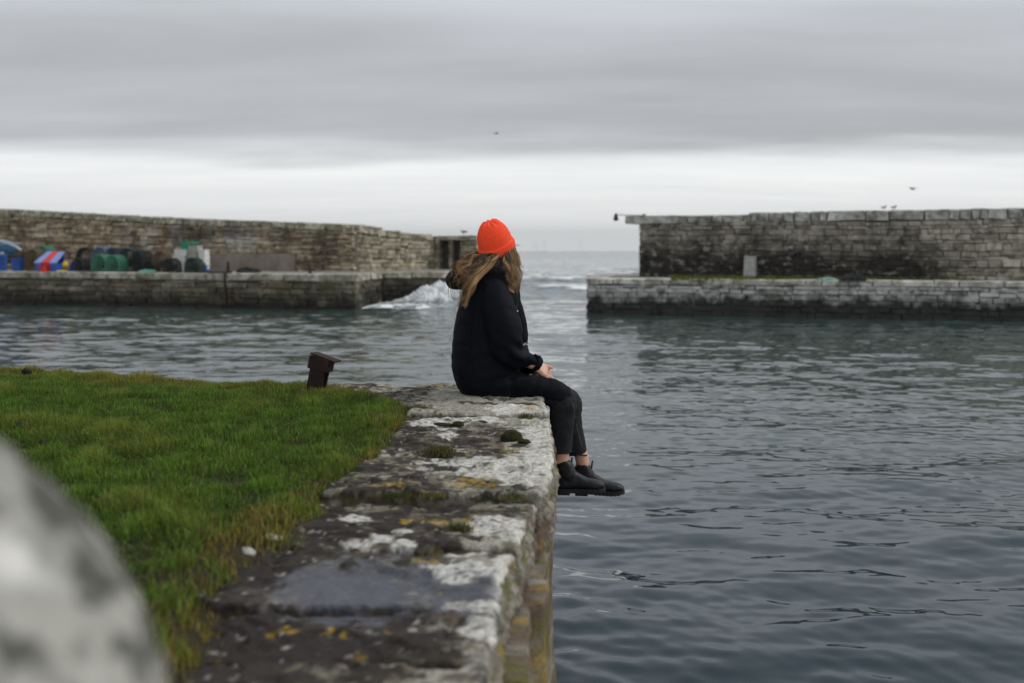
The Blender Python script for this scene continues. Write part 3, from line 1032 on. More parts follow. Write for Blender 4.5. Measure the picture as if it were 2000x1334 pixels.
# red fish box in front-left of it
def fish_box(mb, c, s, wall=.025):
    x, y, z = c; w, d, h = s
    mb.box((x, y, z + wall / 2), (w * .9, d * .9, wall))
    for k in (-1, 1):
        mb.box((x + k * (w / 2 - wall / 2), y, z + h / 2 + .002), (wall, d, h))
        mb.box((x, y + k * (d / 2 - wall / 2), z + h / 2 + .001), (w - wall * 2.02, wall, h))
        mb.box((x, y + k * d / 2, z + h - .02), (w + .03, .03, .04))
        mb.box((x + k * w / 2, y, z + h - .0205), (.03, d - .04, .039))
p = on_deck(88, .45); sc = p[1] / F
t = tag(obj('fish_box', None) if False else bpy.data.objects.new('fish_box', None), 'small red fish box in front of the striped chest', 'box')
COL.objects.link(t); t.location = p
mb = MB(); fish_box(mb, (0, 0, 0), (12 * sc, .45, 13 * sc)); mb.build('shell', m_red, t)

def stack(px, back, w_px, tops_py, mat, label, nbox, d=.45, z0=0., group='stacked fish boxes'):
    p = on_deck(px, back); sc = p[1] / F
    h = CAM_Z + (490 - tops_py) * sc - LQ_Z - z0
    hb = h / nbox
    words = {2: ['bottom', 'top'], 3: ['bottom', 'middle', 'top'], 4: ['bottom', 'second lowest', 'second highest', 'top'], 1: ['single']}[nbox]
    for k in range(nbox):
        t = tag(bpy.data.objects.new('fish_box', None), label % words[k], 'box', group)
        COL.objects.link(t); t.location = (p[0] + rnd.uniform(-.02, .02), p[1], LQ_Z + z0 + k * hb)
        t.rotation_euler = (0, 0, rq_l * .5 + rnd.uniform(-.08, .08))
        mb = MB(); fish_box(mb, (0, 0, 0), (w_px * sc, d, hb * .97)); mb.build('shell', mat, t)
stack(357, 1.1, 24, 487, m_white, '%s white fish box of the left white stack', 4)
stack(383, 1.3, 20, 479, m_beige, '%s beige fish box of the tall stack between the white ones', 4)
stack(399, 1.2, 13, 487, m_white, '%s white fish box of the narrow right-hand stack', 4, z0=.16)
stack(400, 1.2, 11, 518.5, m_blue, '%s small blue box under the narrow white stack', 1, group='blue boxes')
p = on_deck(363, 1.1); sc = p[1] / F
gb = thing('green_basket', 'bright green plastic basket on top of the left white boxes', 'basket', (p[0], p[1], CAM_Z + (490 - 487.3) * sc))
mb = MB(); mb.lathe([(.10, 0), (.17, .22), (.185, .22), (.185, .26), (.16, .26), (.10, .03)], 14); mb.build('body', m_green, gb)
mb = MB(); mb.tube([(-.17, 0, .25), (-.1, 0, .33), (.1, 0, .33), (.17, 0, .25)], .012, 6); mb.build('handle', m_green, gb)
p = on_deck(383, 1.3); sc = p[1] / F
mb = MB(); g = random.Random(9)
mb.tube(catmull([(g.uniform(-.2, .2), g.uniform(-.12, .12), .03 + g.uniform(0, .10)) for _ in range(16)], 80), .022, 5)
tag(mb.build('net_bundle', m_green, None, (p[0], p[1], CAM_Z + (490 - 479) * sc)), 'small green net bundle lying on top of the beige boxes', 'net')

def heap(name, label, cat, px, back, w, h, mat, seed, z=LQ_Z, pos=None, cord=.02, n=26):
    """loose heap of rope or net: a lumpy mound wound over with cords"""
    p = on_deck(px, back) if pos is None else np.array(pos)
    t = thing(name, label, cat, (p[0], p[1], z))
    g = random.Random(seed)
    mb = MB()
    nx, ny = 18, 12
    v = []
    for j in range(ny + 1):
        for i in range(nx + 1):
            x, y = (i / nx - .5) * w, (j / ny - .5) * w * .55
            q = max(0, 1 - (2 * x / w) ** 2) * max(0, 1 - (2 * y / (w * .55)) ** 2)
            nz = perlin(np.array([[x * 5 + seed, y * 5, seed]]))[0]
            v.append((x, y, max(0, h * q ** .6 * (.75 + .55 * nz))))
    f = [(j * (nx + 1) + i, j * (nx + 1) + i + 1, (j + 1) * (nx + 1) + i + 1, (j + 1) * (nx + 1) + i) for j in range(ny) for i in range(nx)]
    mb.add(v, f); mb.build('mound', mat, t, smooth=True)
    mb = MB()
    for k in range(5):
        pts = []
        for _ in range(n // 2):
            x, y = g.uniform(-.45, .45) * w, g.uniform(-.24, .24) * w
            q = max(0, 1 - (2 * x / w) ** 2) * max(0, 1 - (2 * y / (w * .55)) ** 2)
            pts.append((x, y, h * q ** .6 * g.uniform(.6, 1.15) + .02))
        mb.tube(catmull(pts, n * 3), cord, 4)
    mb.build('cords', mat, t)
    return t
heap('net_heap', 'low dark net heap lying in front of the grey cement panel', 'net', 485, 2.0, .95, .20, m_net_dark, 4)
heap('rope_heap', 'turquoise rope spilled along the quay edge below the dark pots', 'rope', 288, .35, .7, .10, m_teal, 5)
heap('rope_heap', 'yellow rope lying in front of the striped chest', 'rope', 122, .35, .50, .045, m_yell, 6)
heap('tarpaulin', 'blue crumpled tarpaulin beside the black pots', 'tarpaulin', 145, 1.4, .42, .36, m_blue, 7)
p = on_deck(128.5, .7); sc = p[1] / F
by = thing('buoy', 'round yellow buoy hanging at the corner of the striped chest', 'buoy', (p[0], p[1], CAM_Z + (490 - 519) * sc))
mb = MB(); mb.ell((0, 0, .13), (.11, .11, .13)); mb.build('float', m_yell, by, smooth=True)
mb = MB(); mb.tube([(0, 0, .25), (0, 0, .29)], .025, 8); mb.build('eye', m_yell, by)
# a low rope coil keeps the buoy off the deck
mb = MB(); mb.tube([(.16 * math.cos(a) * (1 - a / 60), .16 * math.sin(a) * (1 - a / 60), .03 + a * .006) for a in np.linspace(0, 25, 120)], .026, 5)
p2 = on_deck(128.5, .7)
tag(mb.build('rope_coil', m_net_brown, None, tuple(p2)), 'coil of brown rope under the yellow buoy', 'rope')
by.location.z = LQ_Z + .17

# dinghy on a trailer, cut by the left frame edge
p = on_deck(-42, 3.0); sc = p[1] / F
bt = thing('dinghy', 'blue dinghy on a dark trailer, cut by the left frame edge', 'boat', (p[0], p[1], LQ_Z + .50), 0.02)
m_hull = plain('blue_hull', (.035, .13, .25), .4, .2, 3, spec=.5)
m_hulld = plain('dark_bottom', (.012, .013, .015), .7, .3, 3)
m_gun = plain('pale_gunwale', (.35, .40, .46), .5, .2, 4)
def hull_ring(s):
    L = 1.9
    x = (s - .5) * 2 * L
    k = (1 - max(0, (s - .45) / .55) ** 2.6)
    half = .62 * max(k, .03)
    keel = .02 + .30 * max(0, (s - .62) / .38) ** 2
    sheer = .80 - .42 * max(0, (s - .72) / .28) ** 2.2
    return x, half, keel, sheer
v, f = [], []
NS, NT = 26, 13
for i in range(NS):
    s = i / (NS - 1)
    x, half, keel, sheer = hull_ring(s)
    for j in range(NT):
        a = math.pi * j / (NT - 1)
        yy = -math.cos(a) * half * (1 - .1 * math.sin(a))
        zz = sheer - (sheer - keel) * math.sin(a) ** .65
        v.append((x, yy, zz))
f = [(i * NT + j, i * NT + j + 1, (i + 1) * NT + j + 1, (i + 1) * NT + j) for i in range(NS - 1) for j in range(NT - 1)]
up = [q for q in f if np.mean([v[k][2] for k in q]) > .13]
lo = [q for q in f if np.mean([v[k][2] for k in q]) <= .13]
for nm, fs, mm in (('hull', up, m_hull), ('bottom', lo, m_hulld)):
    me = make_mesh(nm, v, fs, True); o = obj(nm, me, mm, bt)
    s_ = o.modifiers.new('thick', 'SOLIDIFY'); s_.thickness = .03
mb = MB()
for sgn in (-1, 1):
    pts = []
    for i in range(NS):
        x, half, keel, sheer = hull_ring(i / (NS - 1))
        pts.append((x, sgn * half, sheer))
    mb.tube(pts, .045, 8)
mb.build('gunwale', m_gun, bt, smooth=True)
mb = MB()
for sgn in (-1, 1):
    mb.tube([(hull_ring(i / (NS - 1))[0], sgn * (hull_ring(i / (NS - 1))[1] + .01), .56 + .14 * (i / NS) ** 2) for i in range(NS)], .022, 6)
mb.build('rubbing_strip', m_gun, bt)
mb = MB(); mb.box((.3, 0, .66), (.28, .98, .04)); mb.build('thwart', m_wood, bt)
tr = thing('boat_trailer', 'dark trailer frame under the blue dinghy', 'trailer', (p[0], p[1], LQ_Z))
mb = MB()
mb.box((0, 0, .36), (3.4, .10, .10)); mb.box((-.4, 0, .30), (.09, 1.2, .09)); mb.box((.8, 0, .45), (.10, .7, .10)); mb.box((-1.0, 0, .45), (.10, .9, .10))
mb.build('frame', m_hulld, tr)
for sgn in (-1, 1):
    mb = MB()
    mb.tube([(-.4, sgn * .66, .26), (-.4, sgn * .80, .26)], .25, 18)
    mb.build('wheel', m_hulld, tr)
mb = MB(); mb.tube([(1.55, 0, .0), (1.55, 0, .45)], .04, 8); mb.build('jockey_leg', m_hulld, tr)

# rusty ladder stile / mooring post on the quay edge and a thin rod further on
m_rust = Mat('rust', .85, .3)
_p = m_rust.obco()
m_rust.color(m_rust.ramp(m_rust.noise(_p, 14, 6, .7), [(.3, (.010, .006, .006)), (.55, (.024, .011, .009)), (.75, (.060, .025, .015))]))
m_rust.bump(m_rust.noise(_p, 60, 4, .7), .5, .004)
m_rust = m_rust.m
q = lq_line(443)
lp = thing('mooring_post', 'rusty iron post with a chain hanging down the left quay face', 'post', (q[0], q[1] + .25, LQ_Z))
mb = MB(); mb.tube([(0, 0, -.02), (0, 0, .42)], .05, 8); mb.build('post', m_rust, lp)
mb = MB(); mb.box((0, 0, .05), (.26, .24, .10)); mb.build('foot', m_rust, lp)
mb = MB(); mb.tube(catmull([(0, -.10, .10), (-.02, -.36, .02), (-.03, -.42, -.3), (.02, -.42, -.7), (0, -.42, -1.2)], 24), .04, 6); mb.build('chain', m_rust, lp)
pa, pb = lq_line(378), lq_line(442)
mb = MB(); mb.tube([(pa[0], pa[1] + .12, LQ_Z + .06), (pb[0], pb[1] + .12, LQ_Z + .06)], .035, 6)
tag(mb.build('iron_pipe', m_rust), 'thin rusty pipe lying along the quay edge left of the iron post', 'pipe')
q = on_deck(606, .8)
mb = MB(); mb.tube([(q[0], q[1], LQ_Z), (q[0] - .02, q[1], LQ_Z + .34)], .025, 6); mb.tube([(q[0], q[1], LQ_Z), (q[0], q[1], LQ_Z + .05)], .07, 8)
tag(mb.build('mooring_ring_post', m_rust), 'thin rusty rod standing alone near the quay corner', 'rod')

# mooring float on the water under the quay
q = at_z(175, 592, WZ)
fl = thing('mooring_float', 'small white float on the water below the left quay', 'float', (q[0], q[1], WZ))
mb = MB(); mb.ell((0, 0, .04), (.11, .11, .10)); mb.build('ball', m_white, fl, smooth=True)
mb = MB(); mb.tube([(0, 0, .13), (0, 0, .19)], .02, 6); mb.build('eye', m_white, fl)

# white surge climbing along the wall by the left pier head
g = np.random.default_rng(12)
nx, ny = 230, 90
sx = np.linspace(-5.7, .3, nx); sy = np.linspace(40.3, 45.6, ny)
SX, SY = [a.ravel() for a in np.meshgrid(sx, sy, indexing='ij')]
P3 = np.stack([SX, SY, 0 * SX], 1)
n1 = fbm(P3 * 1.1 + 4, 4); n2 = fbm(P3 * np.array([2.6, 3.4, 1]) + 8, 4); n3 = fbm(P3 * 7 + 2, 4)
env = sstep(-4.9, -2.7, SX) * (1 - sstep(-1.4, .2, SX))
hgt = env * (.72 * sstep(41.6, 44.4, SY + .35 * n1)) + .10 * sstep(-5.6, -5.0, SX) * (1 - sstep(-.8, .2, SX)) * sstep(40.5, 41.4, SY)
ed = sstep(0, .1, (SX + 5.7) / 6) * sstep(0, .1, (.3 - SX) / 6) * sstep(0, .12, (SY - 40.3) / 5.3)
hgt = hgt * (.92 + .34 * n1 + .26 * n2 + .30 * n3) * ed - .06 * (1 - ed) + .035 * n2 * ed
fm_ = np.clip(.10 + .85 * sstep(.02, .5, hgt) + .75 * n2 + .45 * n1 + .6 * n3, 0, 1) * ed
c_ = np.array([.060, .085, .092])[None] * (1 - fm_[:, None]) + np.array([.56, .59, .60])[None] * fm_[:, None]
ii = np.arange(nx * ny).reshape(nx, ny)
me = make_mesh('surge', np.stack([SX, SY, WZ + .02 + hgt], 1), np.stack([ii[:-1, :-1].ravel(), ii[1:, :-1].ravel(), ii[1:, 1:].ravel(), ii[:-1, 1:].ravel()], 1), True)
set_col(me, 'col', c_); set_val(me, 'wet', fm_)
mm = Mat('surge_water', .3, .5)
mm.color(mm.attr('col')); mm.put(mm.b.inputs['Roughness'], mm.math('ADD', mm.math('MULTIPLY', mm.attr('wet', 'Fac'), .6), .12))
mm.bump(mm.noise(mm.pos(), 5, 5, .65), .6, .05)
kind(tag(obj('surge', me, mm.m), 'white foaming surge washing along the left pier head', 'wave'), 'stuff')

# ================================================================== things on the right quay
q = at_z(1465, 543.5, RQ_Z)
pp = thing('concrete_post', 'pale square concrete post standing before the dark right wall', 'post', (q[0], q[1], RQ_Z), -.4)
m_conc = plain('pale_concrete', (.36, .36, .34), .85, .25, 5, .3)
w = 22 * q[1] / F
v = [(-w / 2 * a, -w / 2 * a, z) for a, z in ()]
mb = MB()
for (a, z0, z1) in ((1.0, -.02, .70),):
    b = .94
    v = [(-w / 2, -w / 2, z0), (w / 2, -w / 2, z0), (w / 2, w / 2, z0), (-w / 2, w / 2, z0), (-w / 2 * b, -w / 2 * b, z1), (w / 2 * b, -w / 2 * b, z1), (w / 2 * b, w / 2 * b, z1), (-w / 2 * b, w / 2 * b, z1)]
    mb.add(v, [(3, 2, 1, 0), (4, 5, 6, 7), (0, 1, 5, 4), (1, 2, 6, 5), (2, 3, 7, 6), (3, 0, 4, 7)])
o = mb.build('shaft', m_conc, pp); bv = o.modifiers.new('b', 'BEVEL'); bv.width = .02; bv.segments = 2
mb = MB(); mb.box((0, 0, .73), (w * .98, w * .98, .06)); o = mb.build('cap', m_conc, pp); bv = o.modifiers.new('b', 'BEVEL'); bv.width = .02
# grass verge on the right quay
def verge(px0, px1, y0, y1, seed):
    g = np.random.default_rng(seed)
    n = 5200
    px = g.uniform(px0, px1, n); s = g.random(n)
    pts = []
    for a, b in zip(px, s):
        p0 = at_z(a, y1, RQ_Z); p1 = at_z(a, y0, RQ_Z)
        pts.append(p0 + (p1 - p0) * b)
    P = np.array(pts)
    keep = fbm(P * np.array([.8, .8, 0]) + seed, 3) + .25 > 0
    P = P[keep]
    n = len(P)
    h = g.uniform(.05, .15, n); a = g.uniform(0, 6.28, n); w = .028
    dx, dy = np.cos(a) * w, np.sin(a) * w
    lean = g.normal(0, .04, (n, 2))
    v = np.stack([P + np.stack([-dx, -dy, 0 * dx], 1), P + np.stack([dx, dy, 0 * dx], 1), P + np.stack([lean[:, 0], lean[:, 1], h], 1)], 1).reshape(-1, 3)
    f = np.arange(3 * n).reshape(-1, 3)
    return v, f
v, f = verge(1310, 1985, 540.5, 547.5, 3)
m_verge = Mat('verge_grass', .8, .2)
m_verge.color(m_verge.ramp(m_verge.noise(m_verge.pos(), 1.4, 4, .6), [(.35, (.060, .075, .012)), (.55, (.11, .12, .02)), (.7, (.15, .12, .035))]))
kind(tag(obj('verge_grass', make_mesh('verge_grass', v, f), m_verge.m), 'yellow-green grass growing along the right quay deck', 'grass'), 'stuff')
m_tealp = plain('pale_turquoise_net', (.30, .42, .36), .85, .3, 22)
q = at_z(1616, 549.5, RQ_Z)
heap('net_heap', 'pale turquoise net heap on the right quay edge', 'net', 0, 0, .60, .09, m_tealp, 14, RQ_Z, q)
q = at_z(1665, 549, RQ_Z)
heap('net_heap', 'black net heap beside the turquoise one on the right quay', 'net', 0, 0, .85, .20, m_net_dark, 15, RQ_Z, q)

# beacon on an arm at the end of the right wall
m_iron = plain('black_iron', (.012, .012, .012), .6, .3, 10)
bz = CAM_Z + (490 - 421) / F * 42.0
bc = thing('beacon_lamp', 'small black lantern on a thin arm at the end of the right wall', 'lamp', (4.55, 42.3, RW_T - .05))
mb = MB(); mb.tube([(.35, .1, .03), (-.3, -.1, .03), (-.74, -.2, .05)], .014, 6); mb.build('arm', m_iron, bc)
x0 = at_y(1203, 421, 42.1)[0] - 4.55
mb = MB(); mb.lathe([(.03, .10), (.05, .05), (.075, .0), (.075, -.02), (.06, -.03)], 12, (x0, -.2, 0)); mb.build('hood', m_iron, bc)
mb = MB(); mb.lathe([(.06, -.03), (.085, -.06), (.085, -.17), (.06, -.18)], 12, (x0, -.2, 0)); mb.build('lantern', m_iron, bc)
mb = MB(); mb.box((.35, .1, .035), (.10, .10, .09)); mb.build('bracket', m_iron, bc)

# ================================================================== gulls
m_gw = plain('white_feathers', (.55, .55, .54), .8, .15, 20)
m_gg = plain('grey_feathers', (.11, .115, .12), .8, .2, 20)
m_gy = plain('yellow_bill', (.45, .30, .03), .6, .1, 20)
def gull(label, pos, rz, flying=False, group='gulls', dark=False, size=1.):
    t = thing('gull', label, 'bird', tuple(pos), rz, group)
    bm = m_gg if dark else m_gw
    z = 0 if flying else .13
    mb = MB(); mb.tube([(-.24, 0, z + .05), (-.12, 0, z + .07), (.02, 0, z + .08), (.12, 0, z + .12), (.17, 0, z + .19), (.20, 0, z + .21)], [.02, .06, .085, .07, .045, .04], 10); o = mb.build('body', bm, t, smooth=True)
    mb = MB(); mb.tube([(.23, 0, z + .21), (.29, 0, z + .195)], [.018, .006], 6); mb.build('bill', m_gy, t)
    mb = MB()
    if flying:
        for s in (-1, 1):
            v = [(.10, s * .05, z + .09), (-.06, s * .05, z + .08), (-.02, s * .30, z + .20), (.10, s * .28, z + .22), (-.14, s * .62, z + .12), (-.08, s * .60, z + .135)]
            mb = MB(); mb.add(v + [(a, b, c - .015) for a, b, c in v], [(0, 1, 2, 3), (3, 2, 4, 5), (9, 8, 7, 6), (11, 10, 8, 9), (0, 6, 7, 1), (1, 7, 8, 2), (2, 8, 10, 4), (4, 10, 11, 5), (5, 11, 9, 3), (3, 9, 6, 0)]); mb.build('wing', m_gg, t)
    else:
        for s in (-1, 1):
            mb = MB(); mb.ell((-.08, s * .06, z + .08), (.20, .025, .06)); mb.build('wing', m_gg, t, smooth=True)
            mb = MB(); mb.tube([(.02, s * .03, 0), (.01, s * .03, z + .05)], .008, 5); mb.build('leg', m_gy, t)
    mb = MB(); mb.box((-.29, 0, z + .045), (.14, .09, .015)); mb.build('tail', m_gg, t)
    t.scale = (size,) * 3
    return t
q = at_y(905, 460, 52.6)
gull('gull standing on the left pier head just behind the red hat', (q[0], q[1], 1.44), 2.4, size=.8)
for px, lab in ((1722, 'left one of two small dark gulls on the right wall'), (1742, 'right one of two small dark gulls on the right wall')):
    d = ray(px, 410); e = RW_B - RW_A
    t_, u_ = np.linalg.solve(np.array([[d[0], -e[0]], [d[1], -e[1]]]), RW_A)
    q = RW_A + e * u_ + bW * .5
    gull(lab, (q[0], q[1], RW_T + .02 + .05 * u_ * .75), .4, dark=True, size=.42)
gull('gull flying high in the grey cloud above the red hat', at_y(970, 262, 130), .5, True, 'flying gulls', True)
gull('gull flying low in the bright sky above the right wall', at_y(1782, 371, 95), 2.2, True, 'flying gulls', True)

# ================================================================== wind farm on the horizon
m_turb = plain('turbine_white', (.72, .73, .74), .6, .05, 1)
for (px, hub, rot, lab) in ((1134, 473, .25, 'tallest faint wind turbine on the horizon right of the hat'), (1063, 474, .9, 'faint wind turbine on the horizon close to the hat'), (1046, 478, .5, 'faintest wind turbine on the horizon nearest the hat')):
    D = 12000
    q = at_y(px, 490, D)
    H = (490 - hub) / F * D + 2
    t = thing('wind_turbine', lab, 'wind turbine', (q[0], D, WZ), 0, 'wind turbines out at sea')
    mb = MB(); mb.tube([(0, 0, -1), (0, 0, H)], [3.6, 2.2], 10); mb.build('tower', m_turb, t)
    mb = MB(); mb.box((0, 2, H + 1), (5, 12, 5)); mb.build('nacelle', m_turb, t)
    for k in range(3):
        a = rot + k * 2.094
        mb = MB(); mb.tube([(0, -5, H), (math.sin(a) * 18, -5, H + math.cos(a) * 18), (math.sin(a) * 62, -5, H + math.cos(a) * 62)], [1.6, 2.2, .5], 6, flat=((0, 1, 0), .4)); mb.build('blade', m_turb, t)

# ================================================================== near quay
def gz(px, py, z=0.):
    return at_z(px, py, z)
_xr = np.array([gz(x, y)[:2] for y, x in ((748, 1056), (776, 1060), (800, 1068), (850, 1078), (890, 1081), (930, 1077), (955, 1062), (975, 1037), (1000, 1026), (1040, 1012), (1070, 990), (1130, 976), (1200, 962), (1270, 948), (1334, 936), (1500, 915), (1900, 880))])
_xl = np.array([gz(x, y)[:2] for y, x in ((750, 640), (765, 700), (785, 775), (800, 800), (850, 765), (880, 740), (945, 640), (1000, 590), (1060, 470), (1130, 385), (1240, 335), (1334, 300), (1500, 250), (1900, 180))])
def XR(y):
    return np.interp(y, _xr[::-1, 1], _xr[::-1, 0])
def XL(y):
    return np.interp(y, _xl[::-1, 1], _xl[::-1, 0])
_fy = np.array([gz(x, y)[:2] for x, y in ((-900, 672), (-300, 698), (0, 716), (440, 742), (690, 752), (893, 757), (1062, 764))])
def YF(x):
    """far edge of the near quay"""
    return np.interp(x, _fy[:, 0], _fy[:, 1])
def D_of(py):
    return gz(1000, py)[1]

C_STONE = np.array([.15, .132, .102]); C_DARK = np.array([.020, .015, .012]); C_BROWN = np.array([.080, .058, .040])
C_PALE = np.array([.28, .268, .225]); C_WHITE = np.array([.54, .53, .49]); C_YEL = np.array([.27, .18, .016])
C_MOSS = np.array([.075, .075, .016]); C_SLATE = np.array([.062, .065, .080]); C_GREEN = np.array([.16, .165, .085])
WHITE = [(905, 1090, 78, 20), (985, 1090, 28, 30), (948, 1146, 75, 12), (955, 1188, 60, 26), (905, 898, 85, 12), (955, 1004, 62, 22), (1000, 1015, 30, 22), (700, 993, 36, 9), (722, 1030, 52, 12),
         (786, 1040, 22, 10), (905, 1056, 36, 6), (870, 850, 26, 5), (835, 826, 50, 7), (940, 918, 60, 10), (1010, 925, 62, 22), (1045, 890, 40, 40), (1000, 902, 60, 6), (1045, 840, 32, 26), (880, 836, 26, 4), (930, 818, 60, 5), (1000, 800, 60, 10)]
YELLOW = [(850, 1002, 66, 8), (893, 990, 30, 6), (990, 926, 11, 4), (925, 936, 44, 8), (545, 1186, 42, 8), (612, 1182, 34, 9), (690, 1188, 40, 7), (985, 847, 12, 4), (1000, 868, 16, 4), (845, 1072, 40, 5), (700, 893, 60, 5), (820, 758, 60, 3), (1040, 798, 14, 3), (1000, 1245, 14, 20), (760, 950, 60, 5)]
DARK = [(745, 838, 75, 16), (800, 868, 90, 14), (880, 832, 34, 4), (900, 860, 60, 8), (700, 1005, 120, 16), (620, 985, 80, 16), (760, 955, 90, 6), (760, 1035, 110, 10), (640, 1200, 290, 22), (520, 1095, 90, 30), (860, 1035, 50, 12), (960, 1065, 30, 10), (980, 790, 80, 3), (720, 940, 120, 8)]
def blobs(P, lst, seed, warp=.55):
    out = np.zeros(len(P))
    n = fbm(P * 14 + seed, 4) * warp
    for (px, py, rx, ry) in lst:
        c = gz(px, py)
        ax = rx * c[1] / F
        ay = ry * c[1] ** 2 / (CAM_Z * F)
        q = ((P[:, 0] - c[0]) / ax) ** 2 + ((P[:, 1] - c[1]) / ay) ** 2
        out = np.maximum(out, 1 - sstep(.74, 1.04, np.sqrt(q) + n * 1.5))
    return out
def mixc(c, col, m):
    return c * (1 - m[:, None]) + np.asarray(col)[None, :] * m[:, None]
def stone_colour(P, nrm_up, pale, dark, slate=False):
    """albedo of lichen-grown flagstone at world points P"""
    Q = P * np.array([1, 1, 1.6])
    n1 = fbm(Q * 5 + 3, 4); n2 = fbm(Q * 17 + 8, 4); n3 = fbm(Q * 52 + 1, 3); n4 = fbm(Q * 9 + 31, 4)
    c = np.repeat(C_STONE[None, :], len(P), 0) * (1 + .45 * n2 + .35 * n3)[:, None]
    c = mixc(c, C_BROWN, sstep(-.05, .35, n4) * .7)
    c = mixc(c, C_GREEN, sstep(.05, .4, -n4) * .35)
    y = P[:, 1]
    dR = XR(y) - P[:, 0]
    dL = P[:, 0] - XL(y)
    pm = sstep(-.04, .14, n1 * .9 + n2 * .55 + pale + .22 * (1 - sstep(.03, .32, dR)) - .35 * (1 - sstep(.0, .25, dL)))
    c = mixc(c, C_PALE * 1.0, pm * .9)
    dm = sstep(.13, .27, n1 * -.6 + n2 * .7 + dark + .26 * (1 - sstep(-.02, .22, dL)) - .20 * (1 - sstep(.02, .2, dR)))
    c = mixc(c, C_DARK, dm * .94)
    top = nrm_up > .45
    wl_ = np.zeros(len(P))
    if top.any():
        dk = blobs(P, DARK, 4, .5) * top
        c = mixc(c, C_DARK, dk * .9 * sstep(-.5, .1, n2 + .25))
    if slate:
        s = blobs(P, [(690, 1118, 185, 56), (900, 1120, 90, 40)], 7, .35) * top
        c = mixc(c, np.array([.020, .0145, .0125]), (1 - s) * .9 * sstep(.0, .2, dR - .02))
        c = mixc(c, C_SLATE, s)
        c *= (1 + .35 * n2 * s)[:, None]
        wl_ = s
    wh = blobs(P, WHITE, 1, .55) * top
    wh *= sstep(-.55, -.05, n3 + n2 * .5)
    c = mixc(c, C_WHITE, wh * .82)
    edge = (1 - sstep(.0, .05, dR)) * sstep(-.1, .2, n2 + pale * .5) * top
    c = mixc(c, C_WHITE * .9, edge * .55)
    yl = blobs(P, YELLOW, 2, .9) * top * sstep(-.25, .25, n3 + n2)
    c = mixc(c, C_YEL, yl * .80)
    sp = sstep(.42, .55, fbm(Q * 30 + 77, 3)) * top * (1 - .9 * wl_)
    c = mixc(c, C_WHITE, sp * .45)
    ys = sstep(.60, .70, fbm(Q * 22 + 55, 3))
    c = mixc(c, C_YEL * .8, ys * .5)
    gr = np.clip(1 + .55 * fbm(Q * 120 + 5, 2), .4, 1.6)
    return np.clip(c * gr[:, None], .008, .8), wl_

m = Mat('quay_flagstone', .86, .3)
_c = m.attr('col')
_p = m.pos()
_f1 = m.noise(_p, 140, 4, .7); _f2 = m.noise(_p, 45, 5, .68)
m.color(m.mix(1.0, _c, m.ramp(m.math('ADD', m.math('MULTIPLY', _f1, .5), m.math('MULTIPLY', _f2, .5)), [(.32, .38), (.5, 1.0), (.70, 1.45)]), 'MULTIPLY'))
m.put(m.b.inputs['Roughness'], m.math('SUBTRACT', .88, m.math('MULTIPLY', m.attr('wet', 'Fac'), .46)))
m.bump(m.math('ADD', _f1, _f2), .55, .006)
m_flag = m.m

